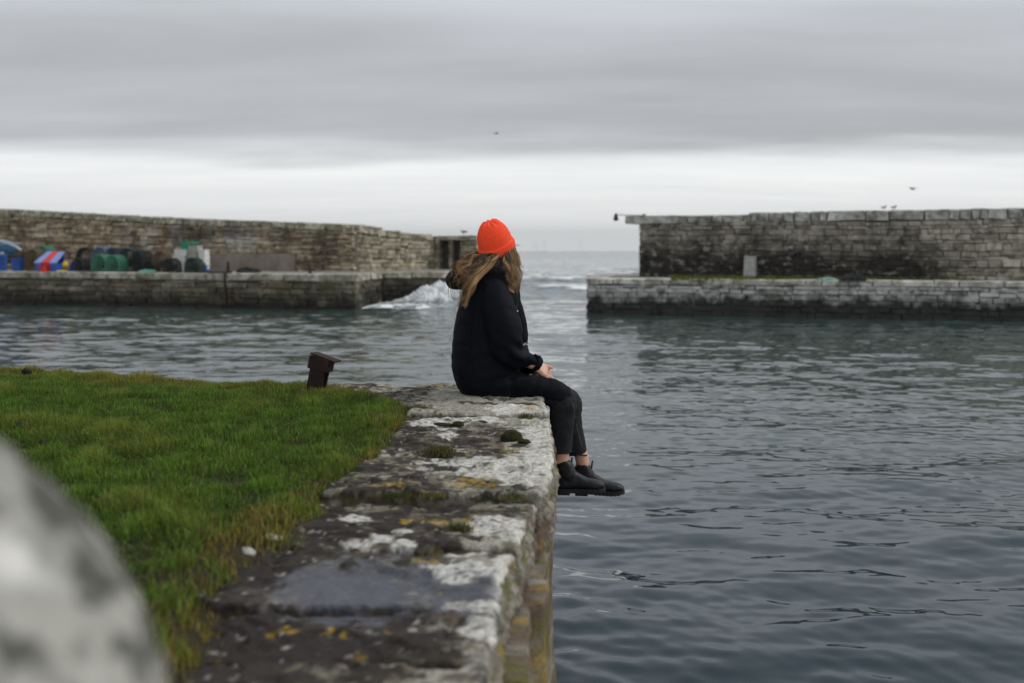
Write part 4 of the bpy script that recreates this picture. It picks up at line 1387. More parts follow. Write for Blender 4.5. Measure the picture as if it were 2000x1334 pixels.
nq = thing('stone_quay', 'near quay of lichen-covered flagstones that the person sits on', 'quay', (0, 4.0, 0))
nq_loc = np.array([0, 4.0, 0])
def slab(y0, y1, z, thick, pale, dark, seed, xl=None, xr=None, slate=False, res=.0062, tilt=0., name='flagstone', back=None):
    W = .7
    nx = int(W / res); ny = max(8, int((y1 - y0) / res))
    s = np.linspace(0, 1, nx + 1); t = np.linspace(0, 1, ny + 1)
    S, T = np.meshgrid(s, t, indexing='ij')
    S = S.ravel(); T = T.ravel()
    Yc = y0 + (y1 - y0) * T
    fxl = (lambda y: XL(y) + .0) if xl is None else xl
    fxr = XR if xr is None else xr
    nb = lambda a, sd: fbm(np.stack([a * 6, a * 0 + sd, a * 0 + .3], 1), 4)
    X = fxl(Yc) + (fxr(Yc) + .014 * nb(Yc * 2.2, seed) - fxl(Yc)) * S
    Y = Yc + (1 - T) * (.018 * nb(X * 1.6, seed + 5) + .012 * nb(X * 6, seed + 6)) + T * (.018 * nb(X * 1.6, seed + 9) + .012 * nb(X * 6, seed + 8))
    if back is not None:
        Y = y0 + (Y - y0) * (back(X) - y0) / (y1 - y0)
    wx = fxr(Yc) - fxl(Yc)
    P = np.stack([X, Y, 0 * X], 1)
    # flagstone splits in thin leaves: stepped surface
    h = fbm(P * np.array([3.4, 4.4, 1]) + seed * 3.1, 4) * .032
    st = .0105
    q = h / st
    fr = q - np.floor(q)
    Z = st * (np.floor(q) + sstep(.30, .70, fr)) * .8 + .003 * fbm(P * 26 + seed, 3) + .0015 * fbm(P * 80, 2)
    pit = sstep(.30, .5, fbm(P * 11 + seed * 7, 3))
    Z -= .008 * pit
    if slate:
        sm = blobs(P, [(690, 1118, 185, 56)], 7, .3)
        Z = Z * (1 - sm) + (-.006 + .0012 * fbm(P * 9, 3)) * sm
    d = np.minimum(np.minimum(S * wx, (1 - S) * wx), np.minimum(T, 1 - T) * (y1 - y0))
    rr = .013 + .012 * fbm(P * 12 + seed, 3)
    rr = np.clip(rr, .008, .05)
    k = np.clip(d / rr, 0, 1)
    Z -= rr * (1 - np.sqrt(np.clip(1 - (1 - k) ** 2, 0, 1)))
    Z += z + tilt * (X - .0)
    V = np.stack([X, Y, Z], 1)
    idx = np.arange((nx + 1) * (ny + 1)).reshape(nx + 1, ny + 1)
    F4 = [np.stack([idx[:-1, :-1].ravel(), idx[1:, :-1].ravel(), idx[1:, 1:].ravel(), idx[:-1, 1:].ravel()], 1)]
    loop = np.concatenate([idx[:-1, 0], idx[-1, :-1], idx[:0:-1, -1], idx[0, :0:-1]])
    outv = np.concatenate([np.tile([0, -1.], (nx, 1)), np.tile([1., 0], (ny, 1)), np.tile([0, 1.], (nx, 1)), np.tile([-1., 0], (ny, 1))])
    prev = loop
    base = len(V)
    allV = [V]; up = [np.ones(len(V))]
    lv = np.linspace(0, thick, 16)[1:]
    for dz in lv:
        B = V[loop].copy()
        B[:, 2] = np.minimum(B[:, 2], z + .01) - dz
        nn = fbm(np.stack([B[:, 0] * 7, B[:, 1] * 7, B[:, 2] * 16 + seed], 1), 4)
        bed = .007 * np.sin(B[:, 2] * 190 + 3 * nn + seed)
        amt = (.006 * sstep(0, .03, dz) + .022 * nn + bed) * min(1, dz / .03)
        amt = amt - .012 * sstep(thick * .75, thick, dz)
        side = np.abs(outv[:, 0])
        B[:, 0] += outv[:, 0] * amt
        B[:, 1] += outv[:, 1] * (amt * .4 - .004)
        allV.append(B); up.append(np.zeros(len(B)))
        cur = base + np.arange(len(loop)); base += len(loop)
        F4.append(np.stack([prev, cur, np.roll(cur, -1), np.roll(prev, -1)], 1))
        prev = cur
    V = np.concatenate(allV); up = np.concatenate(up)
    f = np.concatenate(F4)
    col, wet = stone_colour(V, up, pale, dark, slate)
    below = up < .5
    col[below] = face_colour(V[below])
    me = make_mesh(name, V - nq_loc, f, True)
    set_col(me, 'col', col); set_val(me, 'wet', wet)
    return obj(name, me, m_flag, nq)
def face_colour(P):
    n1 = fbm(P * 6 + 4, 4); n2 = fbm(P * np.array([19, 19, 34.]) + 2, 4)
    c = np.repeat(np.array([[.125, .105, .080]]), len(P), 0) * (1 + .5 * n2)[:, None]
    c = mixc(c, np.array([.075, .045, .028]), sstep(.0, .3, n1) * .7)
    c = mixc(c, C_PALE * .9, sstep(.02, .30, -n1 * .6 + n2 * .6 + .16 * sstep(-.25, -.02, P[:, 2])) * .75)
    c = mixc(c, C_YEL * .85, .75 * sstep(.20, .44, fbm(P * 15 + 41, 4) + .12 * np.exp(-((P[:, 1] - 2.45) / .35) ** 2) - .10 * sstep(2.9, 3.5, P[:, 1])) * sstep(-1.0, -.5, P[:, 2]))
    c = mixc(c, C_MOSS, sstep(.2, .4, fbm(P * 7 + 71, 3) + .15 * sstep(-.4, -1.0, P[:, 2])) * .8)
    c = mixc(c, np.array([.02, .018, .014]), (1 - sstep(-1.32, -1.05, P[:, 2] + .12 * n1)) * .85)
    c = mixc(c, C_DARK, sstep(.28, .5, n2) * .6)
    return np.clip(c, .008, .7)

SL = [  # py far, py near, z, thickness, pale, dark
    (783, 811, .004, .20, .42, -.30, {}),
    (811, 887, -.008, .21, .04, .14, {}),
    (887, 961, -.004, .20, .02, .12, {}),
    (963, 1046, -.030, .17, -.26, .32, {}),
    (1052, 1150, -.034, .17, .10, .0, {'slate': True}),
    (1150, 1243, -.052, .16, -.42, .50, {'slate': True}),
    (1246, 1400, -.046, .18, -.42, .50, {'res': .009}),
    (1404, 1900, -.040, .18, -.10, .10, {'res': .012})]
# far slab along the end of the quay, whose back edge is the quay's far edge
slab(D_of(782) + .004, D_of(758), .010, .20, .16, .02, 3, xl=lambda y: np.full_like(np.asarray(y, float), -.98), xr=XR, back=lambda x: YF(x))
for k, (pf, pn, z, th, pale, dark, kw) in enumerate(SL):
    slab(D_of(pn) + .006, D_of(pf) - .006, z, th, pale, dark, 11 + 3 * k, **kw)

def rough_block(name, c, s, seed, amp=.03, cuts=(10, 16, 12), parent=None, mat=None, colf=None, loc=None, rnd_edge=.35):
    """box with rounded, weathered faces"""
    g = []
    V = []; Fq = []
    n = cuts
    def facegrid(ax, sgn):
        a, b = [i for i in range(3) if i != ax]
        na, nb_ = n[a], n[b]
        u = np.linspace(-1, 1, na + 1); w = np.linspace(-1, 1, nb_ + 1)
        U, Wd = np.meshgrid(u, w, indexing='ij')
        P = np.zeros((U.size, 3)); P[:, a] = U.ravel(); P[:, b] = Wd.ravel(); P[:, ax] = sgn
        i = np.arange(U.size).reshape(na + 1, nb_ + 1)
        q = np.stack([i[:-1, :-1].ravel(), i[1:, :-1].ravel(), i[1:, 1:].ravel(), i[:-1, 1:].ravel()], 1)
        flip = (sgn < 0) ^ (ax == 1)
        return P, (q[:, ::-1] if flip else q)
    off = 0
    for ax in range(3):
        for sg in (-1, 1):
            P, q = facegrid(ax, sg)
            V.append(P); Fq.append(q + off); off += len(P)
    P = np.concatenate(V); f = np.concatenate(Fq)
    key = np.round(P * 1e4).astype(np.int64)
    _, ui, inv = np.unique(key, axis=0, return_index=True, return_inverse=True)
    P = P[ui]; f = inv.ravel()[f]
    # round the corners (superellipse), then weather
    ln = (np.abs(P) ** 8).sum(1) ** (1 / 8)
    P = P / ln[:, None] ** rnd_edge
    W_ = P * np.array(s) / 2 + np.array(c)
    d = P / np.linalg.norm(P, axis=1)[:, None]
    nn = fbm(W_ * 5 + seed, 5)[:, None] * amp + fbm(W_ * 22 + seed, 3)[:, None] * amp * .22
    W_ = W_ + d * nn
    loc = np.zeros(3) if loc is None else np.array(loc)
    me = make_mesh(name, W_ - loc, f, True)
    if colf is not None:
        set_col(me, 'col', colf(W_)); set_val(me, 'wet', np.zeros(len(W_)))
    return obj(name, me, mat, parent)
def FX(y):
    return np.interp(y, [1.2, 2, 2.5, 3, 3.45, 3.8, 4.2, 5, 6.2], [.0, .035, .055, .080, .115, .150, .140, .152, .155])
_zl = [-.21, -.50, -.80, -1.10, -1.45, -1.95]
_s = 0
for k in range(5):
    y = 1.2 - rnd.uniform(0, .3)
    while y < 6.02:
        L = rnd.uniform(.45, .85)
        y1 = min(y + L, 6.05)
        if 6.05 - y1 < .25:
            y1 = 6.05
        _s += 1
        yc = (y + y1) / 2
        fx = FX(yc) + rnd.uniform(-.012, .008) - (.01 if k == 0 else 0)
        za, zb = _zl[k + 1] + rnd.uniform(-.02, .02), _zl[k] + rnd.uniform(-.01, .01)
        rough_block('face_stone', (fx - .2, yc, (za + zb) / 2), (.40, y1 - y + .012, zb - za + .015), _s * 1.7, .030, (6, 30, 20), nq, m_flag, face_colour, nq_loc, .5)
        y = y1
# hidden body of the quay, running on to the left and back
poly = [(-.02, .2), (-.08, 2.), (-.02, 3.2), (.0, 6.0), (-.98, float(YF(-.98)) - .06)] + [(x, float(YF(x)) - .05) for x in (-2., -3.3, -5, -7)] + [(-7, .2)]
mb = MB(); mb.prism([(x, y - 4.0) for x, y in poly], -2.0, -.11)
mb.build('core', mat_core, nq)
# far face, unseen from the camera but real
_a, _b = np.array([.1, 6.06]), np.array([-6.6, float(YF(-6.6)) - .02])
for k in range(4):
    y = 0.
    e = (_b - _a); L = np.linalg.norm(e); e = e / L
    while y < L - .2:
        w = min(rnd.uniform(.7, 1.2), L - y)
        c = _a + e * (y + w / 2)
        mb = MB(); mb.box((c[0], c[1] - 4.0 - .12, (_zl[k] + _zl[k + 1]) / 2 - (.0 if k else .0)), (w - .02, .25, _zl[k] - _zl[k + 1] - .02), Matrix.Rotation(math.atan2(-e[1], -e[0]), 3, 'Z'))
        me = mb.mesh('face_stone'); set_col(me, 'col', np.tile([.12, .10, .08], (8, 1))); set_val(me, 'wet', np.zeros(8))
        obj('face_stone', me, m_flag, nq)
        y += w

# ------------------------------------------------------------------ turf and grass
def turf_z(x, y):
    P = np.stack([x, y, 0 * x], 1)
    rise = .085 * sstep(-.14, .07, XL(y) - x)
    far = -.03 * (1 - sstep(.0, .25, YF(x) - y))
    return -.085 + rise + far + .020 * fbm(P * 1.3 + 5, 3) + .014 * fbm(P * 5 + 2, 3)
gx = np.linspace(-6.6, .02, 150); gy = np.linspace(.25, 1, 160)
GX, GT = np.meshgrid(gx, gy, indexing='ij')
GX = GX.ravel(); GT = GT.ravel()
GY = .25 + (YF(GX) - .05 - .25) * (GT - .25) / .75
GX2 = np.minimum(GX, XR(GY) - .12)
TV = np.stack([GX2, GY, turf_z(GX2, GY)], 1)
i = np.arange(150 * 160).reshape(150, 160)
m = Mat('turf_soil', .95, .2)
_p = m.pos()
m.color(m.ramp(m.noise(_p, 9, 5, .65), [(.3, (.014, .012, .007)), (.55, (.028, .024, .012)), (.75, (.048, .036, .018))]))
kind(obj('ground', make_mesh('ground', TV, np.stack([i[:-1, :-1].ravel(), i[1:, :-1].ravel(), i[1:, 1:].ravel(), i[:-1, 1:].ravel()], 1), True), m.m), 'structure')

def blades(P, length, width, lean, col, g, droop=.6):
    n = len(P)
    a = g.uniform(0, 2 * math.pi, n)
    la = g.uniform(0, 2 * math.pi, n)
    side = np.stack([np.cos(a), np.sin(a), 0 * a], 1) * width[:, None] * .5
    ld = np.stack([np.cos(la), np.sin(la), 0 * a], 1)
    off = np.abs(g.normal(0, 1, n)) * lean
    p1 = P + np.array([0, 0, 1]) * (length * .55)[:, None] + ld * (off * length * .35)[:, None]
    p2 = P + np.array([0, 0, 1]) * (length * (1 - .25 * np.minimum(off, 1.6)))[:, None] + ld * (off * length)[:, None]
    V = np.stack([P - side, P + side, p1 + side * .75, p1 - side * .75, p2], 1).reshape(-1, 3)
    b = np.arange(n)[:, None] * 5
    q = np.concatenate([b + np.array([[0, 1, 2]]), b + np.array([[0, 2, 3]]), b + np.array([[3, 2, 4]])], 1).reshape(-1, 3)
    C = np.repeat(col, 5, 0)
    return V, q, C
m = Mat('grass_blades', .62, .35)
_c = m.attr('col')
m.color(_c)
m.b.inputs['Subsurface Weight'].default_value = 0.0
tr_ = m.n('ShaderNodeBsdfTranslucent'); m.t.links.new(m.mix(1.0, _c, (.9, 1.0, .5), 'MULTIPLY'), tr_.inputs[0])
ms = m.n('ShaderNodeMixShader'); ms.inputs[0].default_value = .30
m.t.links.new(m.b.outputs[0], ms.inputs[1]); m.t.links.new(tr_.outputs[0], ms.inputs[2])
m.t.links.new(ms.outputs[0], m.t.nodes['Material Output'].inputs[0])
m_grass = m.m
g = np.random.default_rng(33)
NB = 360000
by_ = np.sqrt(g.uniform(.95 ** 2, 7.5 ** 2, NB)); bx_ = -g.uniform(0, 1, NB) * (.62 * by_ + .25) + .05
nzb = fbm(np.stack([bx_ * 5, by_ * 5, 0 * bx_], 1), 4)
edge = XL(by_) - bx_ + .045 + .03 * sstep(2.9, 4.2, by_) + .15 * nzb + .032 * g.normal(0, 1, NB)
keep = (edge > 0) & (by_ < YF(bx_) - .06) & (g.random(NB) < np.clip(.65 + .35 * (by_ / 4), .4, 1))
# keep the feet of the boulder and the iron post clear
bx_, by_, edge, nzb = bx_[keep], by_[keep], edge[keep], nzb[keep]
P = np.stack([bx_, by_, turf_z(bx_, by_) - .006], 1)
n = len(P)
n1 = fbm(P * np.array([1.6, 1.6, 0]) + 3, 3); n2 = fbm(P * np.array([6, 6, 0]) + 9, 3)
dry = 1 - sstep(.0, .14, edge + .12 * n2)
dry = np.clip(dry * (.70 + .30 * (by_ < 4.2)) + .55 * (1 - sstep(.1, .8, YF(bx_) - by_)) + .34 * sstep(.05, .5, n1 + .5 * n2) + .25 * g.normal(0, 1, n) * .6, 0, 1)
near_edge = 1 - sstep(.05, .45, edge)
green = np.array([.078, .152, .016]) * np.clip(1 + .8 * n2 + .45 * g.normal(0, 1, n), .35, 2.0)[:, None]
dcol = np.array([.25, .195, .045]) * np.clip(1 + .35 * g.normal(0, 1, n) + .3 * n2, .3, 1.9)[:, None]
brown = g.random(n) < .10 * near_edge + .03
c = green * (1 - dry[:, None]) + dcol * dry[:, None]
c[brown] = np.array([.11, .060, .028])
length = (.030 + .016 * g.random(n) + .010 * n2) * (1 - .15 * near_edge * (by_ < 4.0)) * np.clip(1 + .7 * n1 + .8 * n2, .45, 2.0) * np.clip(1.25 - .05 * by_, .8, 1.2)
length = np.clip(length, .012, .12)
V, q, C = blades(P, length, np.full(n, .0034), .42 + .25 * g.random(n), np.clip(c, .005, .5), g)
me = make_mesh('grass', V, q)
set_col(me, 'col', C)
kind(tag(obj('grass', me, m_grass), 'short green turf turning ochre along the stones', 'grass'), 'stuff')

def tuft(label, px, py, w_px, h, n, dryness, seed, z=.0):
    g = np.random.default_rng(seed)
    c = gz(px, py, z); ax = w_px / 2 * c[1] / F
    o_ = g.normal(0, .45, (n, 2)) * np.array([ax, ax * .55 + .01])
    P = np.stack([c[0] + o_[:, 0], c[1] + o_[:, 1], np.full(n, z - .012)], 1)
    gr = np.array([.045, .075, .014]); dr = np.array([.15, .115, .045])
    d = np.clip(dryness + .3 * g.normal(0, 1, n), 0, 1)[:, None]
    col = (gr * (1 - d) + dr * d) * np.clip(1 + .4 * g.normal(0, 1, n), .3, 2)[:, None]
    V, q, C = blades(P, h * g.uniform(.5, 1.1, n), np.full(n, .0028), .55 + 0 * P[:, 0], np.clip(col, .005, .5), g)
    me = make_mesh('grass_tuft', V - np.array([c[0], c[1], z]), q)
    set_col(me, 'col', C)
    return tag(obj('grass_tuft', me, m_grass, None, (c[0], c[1], z)), label, 'grass tuft', 'grass tufts in the stone joints')
tuft('dry brown grass tuft in the middle of the flagstones', 858, 882, 58, .045, 600, .65, 1)
tuft('tiny dark grass tuft near the stone edge below the thigh', 1026, 815, 26, .035, 260, .5, 2)
tuft('green grass tuft beside the big white lichen patch', 893, 1033, 52, .036, 420, .35, 3, -.03)
tuft('low green tuft in the joint left of the yellow lichen', 775, 962, 64, .018, 420, .2, 4)
tuft('low mossy tuft in the joint close to the stone edge', 1000, 966, 60, .014, 320, .4, 5)
tuft('ochre tuft in the joint right of the low green tuft', 845, 963, 70, .016, 400, .85, 6)
tuft('olive tuft where the grass meets the seat slab', 812, 802, 60, .045, 800, .6, 7)
tuft('yellow-green tuft on the far slab left of the person', 770, 762, 80, .020, 600, .7, 8)
tuft('dark tuft under the back of the coat', 945, 779, 70, .016, 500, .45, 9)
tuft('bright green tuft at the turf edge near the slate', 520, 1040, 60, .055, 700, .15, 10, -.03)

# dark clods in the grass
m_clod = plain('dark_soil', (.014, .012, .010), .95, .4, 40, .5)
for k, (px, py, w, lab) in enumerate(((52, 727, 20, 'dark clod in the grass near the water, far left'), (265, 808, 15, 'small dark clod in the middle of the lawn'), (40, 832, 20, 'dark clod beside the top of the blurred boulder'), (6, 760, 16, 'dark clod at the left frame edge'), (85, 862, 18, 'lowest dark clod on the lawn beside the boulder'))):
    c = gz(px, py, .02); r = w / 2 * c[1] / F
    v, f = ellipsoid((0, 0, 0), (r, r * .8, r * .75), None, 14, 9)
    v = np.array(v); v *= (1 + .35 * fbm(v / r * 1.6 + k * 5, 3))[:, None]
    zz = float(turf_z(np.array([c[0]]), np.array([c[1]]))[0])
    tag(obj('soil_clod', make_mesh('soil_clod', v, f, True), m_clod, None, (c[0], c[1], zz + r * .55 + .012)), lab, 'clod', 'clods on the lawn')

# moss cushions and loose stones
m_moss = Mat('moss', .95, .2)
_p = m_moss.obco()
m_moss.color(m_moss.ramp(m_moss.noise(_p, 90, 4, .7), [(.3, (.008, .010, .004)), (.6, (.030, .034, .009)), (.8, (.075, .075, .02))]))
m_moss.bump(m_moss.noise(_p, 220, 3, .7), 1.0, .006); m_moss = m_moss.m
def lump(name, label, cat, px, py, w_px, h, mat, seed, z=0., flat=.8, group=None):
    c = gz(px, py, z); r = w_px / 2 * c[1] / F
    v, f = ellipsoid((0, 0, 0), (r, r * flat, h), None, 28, 18)
    v = np.array(v); u = v / np.array([r, r * flat, h])
    v *= (1 + .20 * fbm(u * 1.3 + seed, 3) + .06 * fbm(u * 6 + seed, 3))[:, None]
    return tag(obj(name, make_mesh(name, v, f, True), mat, None, (c[0], c[1], z + h * .25)), label, cat, group)
lump('moss_cushion', 'dark round moss cushion on the pale flagstone below the thigh', 'moss', 1000, 862, 44, .034, m_moss, 1, -.01, .7, 'moss cushions')
lump('moss_cushion', 'small flat moss cushion right of the dark round one', 'moss', 1024, 866, 26, .014, m_moss, 2, -.01, .6, 'moss cushions')
lump('moss_cushion', 'small green-grey moss cushion near the middle of the flagstones', 'moss', 894, 833, 24, .018, m_moss, 3, -.01, .7, 'moss cushions')
lump('moss_cushion', 'long dark moss cushion left of the green-grey one', 'moss', 862, 832, 44, .012, m_moss, 4, -.01, .5, 'moss cushions')
lump('moss_cushion', 'tiny dark moss cushion near the far joint', 'moss', 921, 818, 22, .010, m_moss, 5, -.01, .6, 'moss cushions')
lump('moss_cushion', 'flat dark moss cushion right of the green-grey one', 'moss', 938, 826, 30, .009, m_moss, 6, -.01, .5, 'moss cushions')
m_peb = Mat('lichen_pebble', .9, .3)
_p = m_peb.obco()
m_peb.color(m_peb.ramp(m_peb.noise(_p, 60, 5, .65), [(.3, (.16, .15, .13)), (.5, (.38, .37, .34)), (.7, (.50, .49, .46))]))
m_peb.bump(m_peb.noise(_p, 120, 4), .5, .003); m_peb = m_peb.m
lump('loose_stone', 'white lichen-covered stone at the grass edge, lower of the pair', 'stone', 480, 1082, 40, .013, m_peb, 7, -.03, .8, 'loose stones by the grass')
lump('loose_stone', 'larger white stone at the grass edge, upper of the pair', 'stone', 528, 1056, 52, .014, m_peb, 8, -.03, .7, 'loose stones by the grass')
lump('loose_stone', 'pale flat stone lying by the dark crack near the slate', 'stone', 786, 1042, 44, .009, m_peb, 9, -.034, .6, 'loose stones by the crack')
lump('loose_stone', 'small white flat stone in front of the moss cushions', 'stone', 887, 853, 30, .009, m_peb, 10, -.008, .6, 'loose stones by the moss')
lump('loose_stone', 'grey pebble at the foot of the iron post, left side', 'stone', 592, 768, 11, .018, m_peb, 11, .0, .8, 'pebbles by the iron post')
lump('loose_stone', 'grey pebble at the foot of the iron post, right side', 'stone', 636, 747, 10, .016, m_peb, 12, .0, .8, 'pebbles by the iron post')

# ------------------------------------------------------------------ big blurred boulder at the left
def boulder():
    c = np.array([-.487, .647, .414])
    v, f = ellipsoid((0, 0, 0), (1, 1, 1), None, 120, 80)
    u = np.array(v)
    u /= np.linalg.norm(u, axis=1)[:, None]
    e = u
    v = e * np.array([.281, .202, .26])
    low = v[:, 2] < 0
    v[low, 2] *= 1.72
    v *= (1 + .035 * fbm(u * 1.3 + 4, 3) + .022 * fbm(u * 3.5 + 2, 4) + .008 * fbm(u * 14, 3))[:, None]
    m = Mat('boulder_stone', .9, .3)
    p = m.obco()
    n1 = m.noise(p, 9, 4, .55); n2 = m.noise(p, 17, 3, .55); n3 = m.noise(m.map(p, (1, 1, 1), (4, 4, 4)), 13, 3, .5)
    col = m.ramp(n1, [(.32, (.20, .205, .185)), (.52, (.32, .315, .285)), (.72, (.42, .415, .385))])
    col = m.mix(m.ramp(n2, [(.51, 0), (.58, .9)]), col, (.045, .046, .036))
    col = m.mix(m.ramp(n3, [(.60, 0), (.70, .8)]), col, (.64, .63, .61))
    m.color(col); m.bump(m.noise(p, 60, 5, .65), .5, .01)
    return tag(obj('boulder', make_mesh('boulder', v, f, True), m.m, None, tuple(c)), 'big pale lichen-speckled boulder, out of focus in the lower left corner', 'boulder')
boulder()

# ------------------------------------------------------------------ rusty iron mooring stub on the lawn
c = gz(611, 768, .0)
st = thing('iron_post', 'short leaning rusty iron mooring post with a capped top in the grass', 'post', (c[0], c[1], -.01), -.35)
s1 = c[1] / F
hh = 76 * s1; ww = 31 * s1
mb = MB(); mb.box((0, 0, hh / 2 - .02), (ww, .014, hh + .04)); mb.build('front_flange', m_rust, st)
mb = MB(); mb.box((ww * .28, .026, hh / 2 - .02), (.012, .036, hh + .04)); mb.build('web', m_rust, st)
mb = MB(); mb.box((0, .052, hh / 2 - .02), (ww, .014, hh + .04)); mb.build('rear_flange', m_rust, st)
mb = MB(); mb.box((ww * .02, .025, hh - 13 * s1), (ww * 1.42, .070, 25 * s1)); o = mb.build('cap_band', m_rust, st); bv = o.modifiers.new('b', 'BEVEL'); bv.width = .003
mb = MB(); mb.box((ww * .20, .035, hh + .004), (ww * 1.75, .085, .007), Matrix.Rotation(.10, 3, 'Y')); mb.build('cap_plate', m_rust, st)
mb = MB(); mb.tube([(ww * .42, -.009, .0), (ww * .42, -.009, hh - 26 * s1)], .004, 6); mb.build('weld_bead', m_rust, st)
st.rotation_euler = (-.03, .20, -.30)

# ================================================================== the seated person
PY0 = 5.74
def W(px, py, dy=0.):
    return at_y(px, py, PY0 + dy)
def wr(pix):
    return pix * PY0 / F
person = thing('person', 'person in orange knit hat and black hooded coat sitting on the quay edge', 'person', tuple(W(975, 776)))
P_LOC = np.array(person.location)
def pobj(name, v, f, mat, parent=None, smooth=True):
    me = make_mesh(name, np.asarray(v) - P_LOC, f, smooth)
    return obj(name, me, mat, person if parent is None else parent)
def ring_loft(mb, rings, n=36, power=2.6):
    """rings: (py, left px, right px, half depth, depth offset) - closed horizontal sections"""
    v, f = [], []
    for (py, a, b, hd, dy) in rings:
        p0, p1 = W(a, py, dy), W(b, py, dy)
        c = (p0 + p1) / 2; hx = (p1[0] - p0[0]) / 2
        for k in range(n):
            t = 2 * math.pi * k / n
            cs, sn = math.cos(t), math.sin(t)
            v.append((c[0] + hx * np.sign(cs) * abs(cs) ** (2 / power), c[1] + hd * np.sign(sn) * abs(sn) ** (2 / power), c[2]))
    m = len(rings)
    for j in range(m - 1):
        for k in range(n):
            f.append((j * n + k, j * n + (k + 1) % n, (j + 1) * n + (k + 1) % n, (j + 1) * n + k))
    f.append(tuple(range(n - 1, -1, -1))); f.append(tuple((m - 1) * n + k for k in range(n)))
    mb.add(v, f)
def limb(mb, pts, rads, n=16, seg=None, flat=None, cap=True):
    P = np.array(pts); r = np.array(rads)
    m = seg or 6 * len(P)
    Q = catmull(P, m)
    rr = np.interp(np.linspace(0, len(P) - 1, m), np.arange(len(P)), r)
    mb.tube(Q, list(rr), n, cap, flat)

# ---- head orientation: she looks away to the right
PHI = R(52)
fw = np.array([math.cos(PHI), math.sin(PHI), 0.]); lf = np.array([-math.sin(PHI), math.cos(PHI), 0.]); upv = np.array([0, 0, 1.])
HC = W(970, 487, .0)                       # head centre
def hp(f_, l_, u_):
    return HC + fw * f_ + lf * l_ + upv * u_

# ---- body: one continuous skin
m_skin = Mat('skin', .5, .4)
_p = m_skin.pos()
m_skin.color(m_skin.ramp(m_skin.noise(_p, 60, 4, .6), [(.3, (.50, .27, .19)), (.7, (.60, .36, .27))]))
m_skin.b.inputs['Subsurface Weight'].default_value = .12
m_skin.b.inputs['Subsurface Radius'].default_value = (.012, .005, .003)
m_skin.bump(m_skin.noise(_p, 500, 3), .15, .001); m_skin = m_skin.m
rot_head = Matrix(((fw[0], lf[0], 0), (fw[1], lf[1], 0), (0, 0, 1)))
mb = MB()
mb.ell(hp(0, 0, .02), (.094, .074, .100), rot_head, 28, 20)            # skull
mb.ell(hp(.026, 0, -.055), (.062, .056, .060), rot_head, 20, 14)       # jaw
mb.ell(hp(.064, 0, -.090), (.020, .022, .016), rot_head, 12, 8)        # chin
mb.tube([hp(.088, 0, .015), hp(.104, 0, -.012), hp(.110, 0, -.024)], [.007, .010, .012], 10)   # nose
mb.ell(hp(.098, .010, -.028), (.009, .008, .007), rot_head, 8, 6); mb.ell(hp(.098, -.010, -.028), (.009, .008, .007), rot_head, 8, 6)
mb.ell(hp(.086, 0, -.053), (.012, .024, .006), rot_head, 12, 6); mb.ell(hp(.084, 0, -.063), (.012, .020, .007), rot_head, 12, 6)   # lips
for s in (-1, 1):
    mb.ell(hp(.080, s * .033, .022), (.014, .026, .007), rot_head, 12, 6)    # brow
    mb.ell(hp(.068, s * .042, -.022), (.024, .022, .018), rot_head, 12, 8)   # cheek
    mb.ell(hp(.072, s * .032, .003), (.016, .017, .011), rot_head, 12, 8)    # eyelids over the eyes
    mb.ell(hp(-.004, s * .078, -.005), (.020, .008, .032), rot_head, 12, 8)  # ear
    mb.ell(hp(-.004, s * .080, -.030), (.010, .007, .010), rot_head, 10, 6)
limb(mb, [hp(-.012, 0, -.03), W(972, 525), W(965, 560)], [.056, .055, .075])
ring_loft(mb, [(770, 915, 985, .15, 0), (740, 905, 1000, .17, 0), (700, 905, 995, .15, 0), (650, 910, 995, .135, 0), (600, 915, 998, .155, 0), (570, 925, 1000, .165, 0), (548, 940, 992, .12, 0), (536, 950, 985, .06, 0)], 28)
SHR, SHL = W(960, 572, -.155), W(975, 572, .165)
ELR, ELL = W(985, 688, -.205), W(998, 690, .215)
WRR, WRL = W(1046, 713, -.075), W(1050, 722, .015)
limb(mb, [SHR, (SHR + ELR) / 2, ELR], [.052, .046, .040]); limb(mb, [ELR, (ELR * .6 + WRR * .4), WRR], [.040, .038, .026])
limb(mb, [SHL, (SHL + ELL) / 2, ELL], [.052, .046, .040]); limb(mb, [ELL, (ELL * .6 + WRL * .4), WRL], [.040, .038, .026])
HIR, HIL = W(935, 738, -.09), W(940, 738, .09)
KNR, KNL = W(1101, 779, -.10), W(1110, 781, .12)
ANR, ANL = W(1097, 905, -.105), W(1139, 908, .10)
limb(mb, [HIR, W(1020, 758, -.095), KNR], [.080, .056, .050]); limb(mb, [HIL, W(1025, 760, .105), KNL], [.080, .056, .050])
limb(mb, [KNR, KNR * .62 + ANR * .38 + np.array([-.012, 0, 0]), KNR * .25 + ANR * .75, ANR], [.052, .046, .036, .033])
limb(mb, [KNL, KNL * .62 + ANL * .38 + np.array([-.012, 0, 0]), KNL * .25 + ANL * .75, ANL], [.052, .046, .037, .034])
FTR = [W(1102, 932, -.105), W(1132, 945, -.107), W(1160, 951, -.108)]; FTL = [W(1140, 934, .10), W(1170, 945, .10), W(1198, 951, .10)]
limb(mb, [ANR] + FTR, [.033, .028, .024, .016]); limb(mb, [ANL] + FTL, [.034, .028, .024, .016])
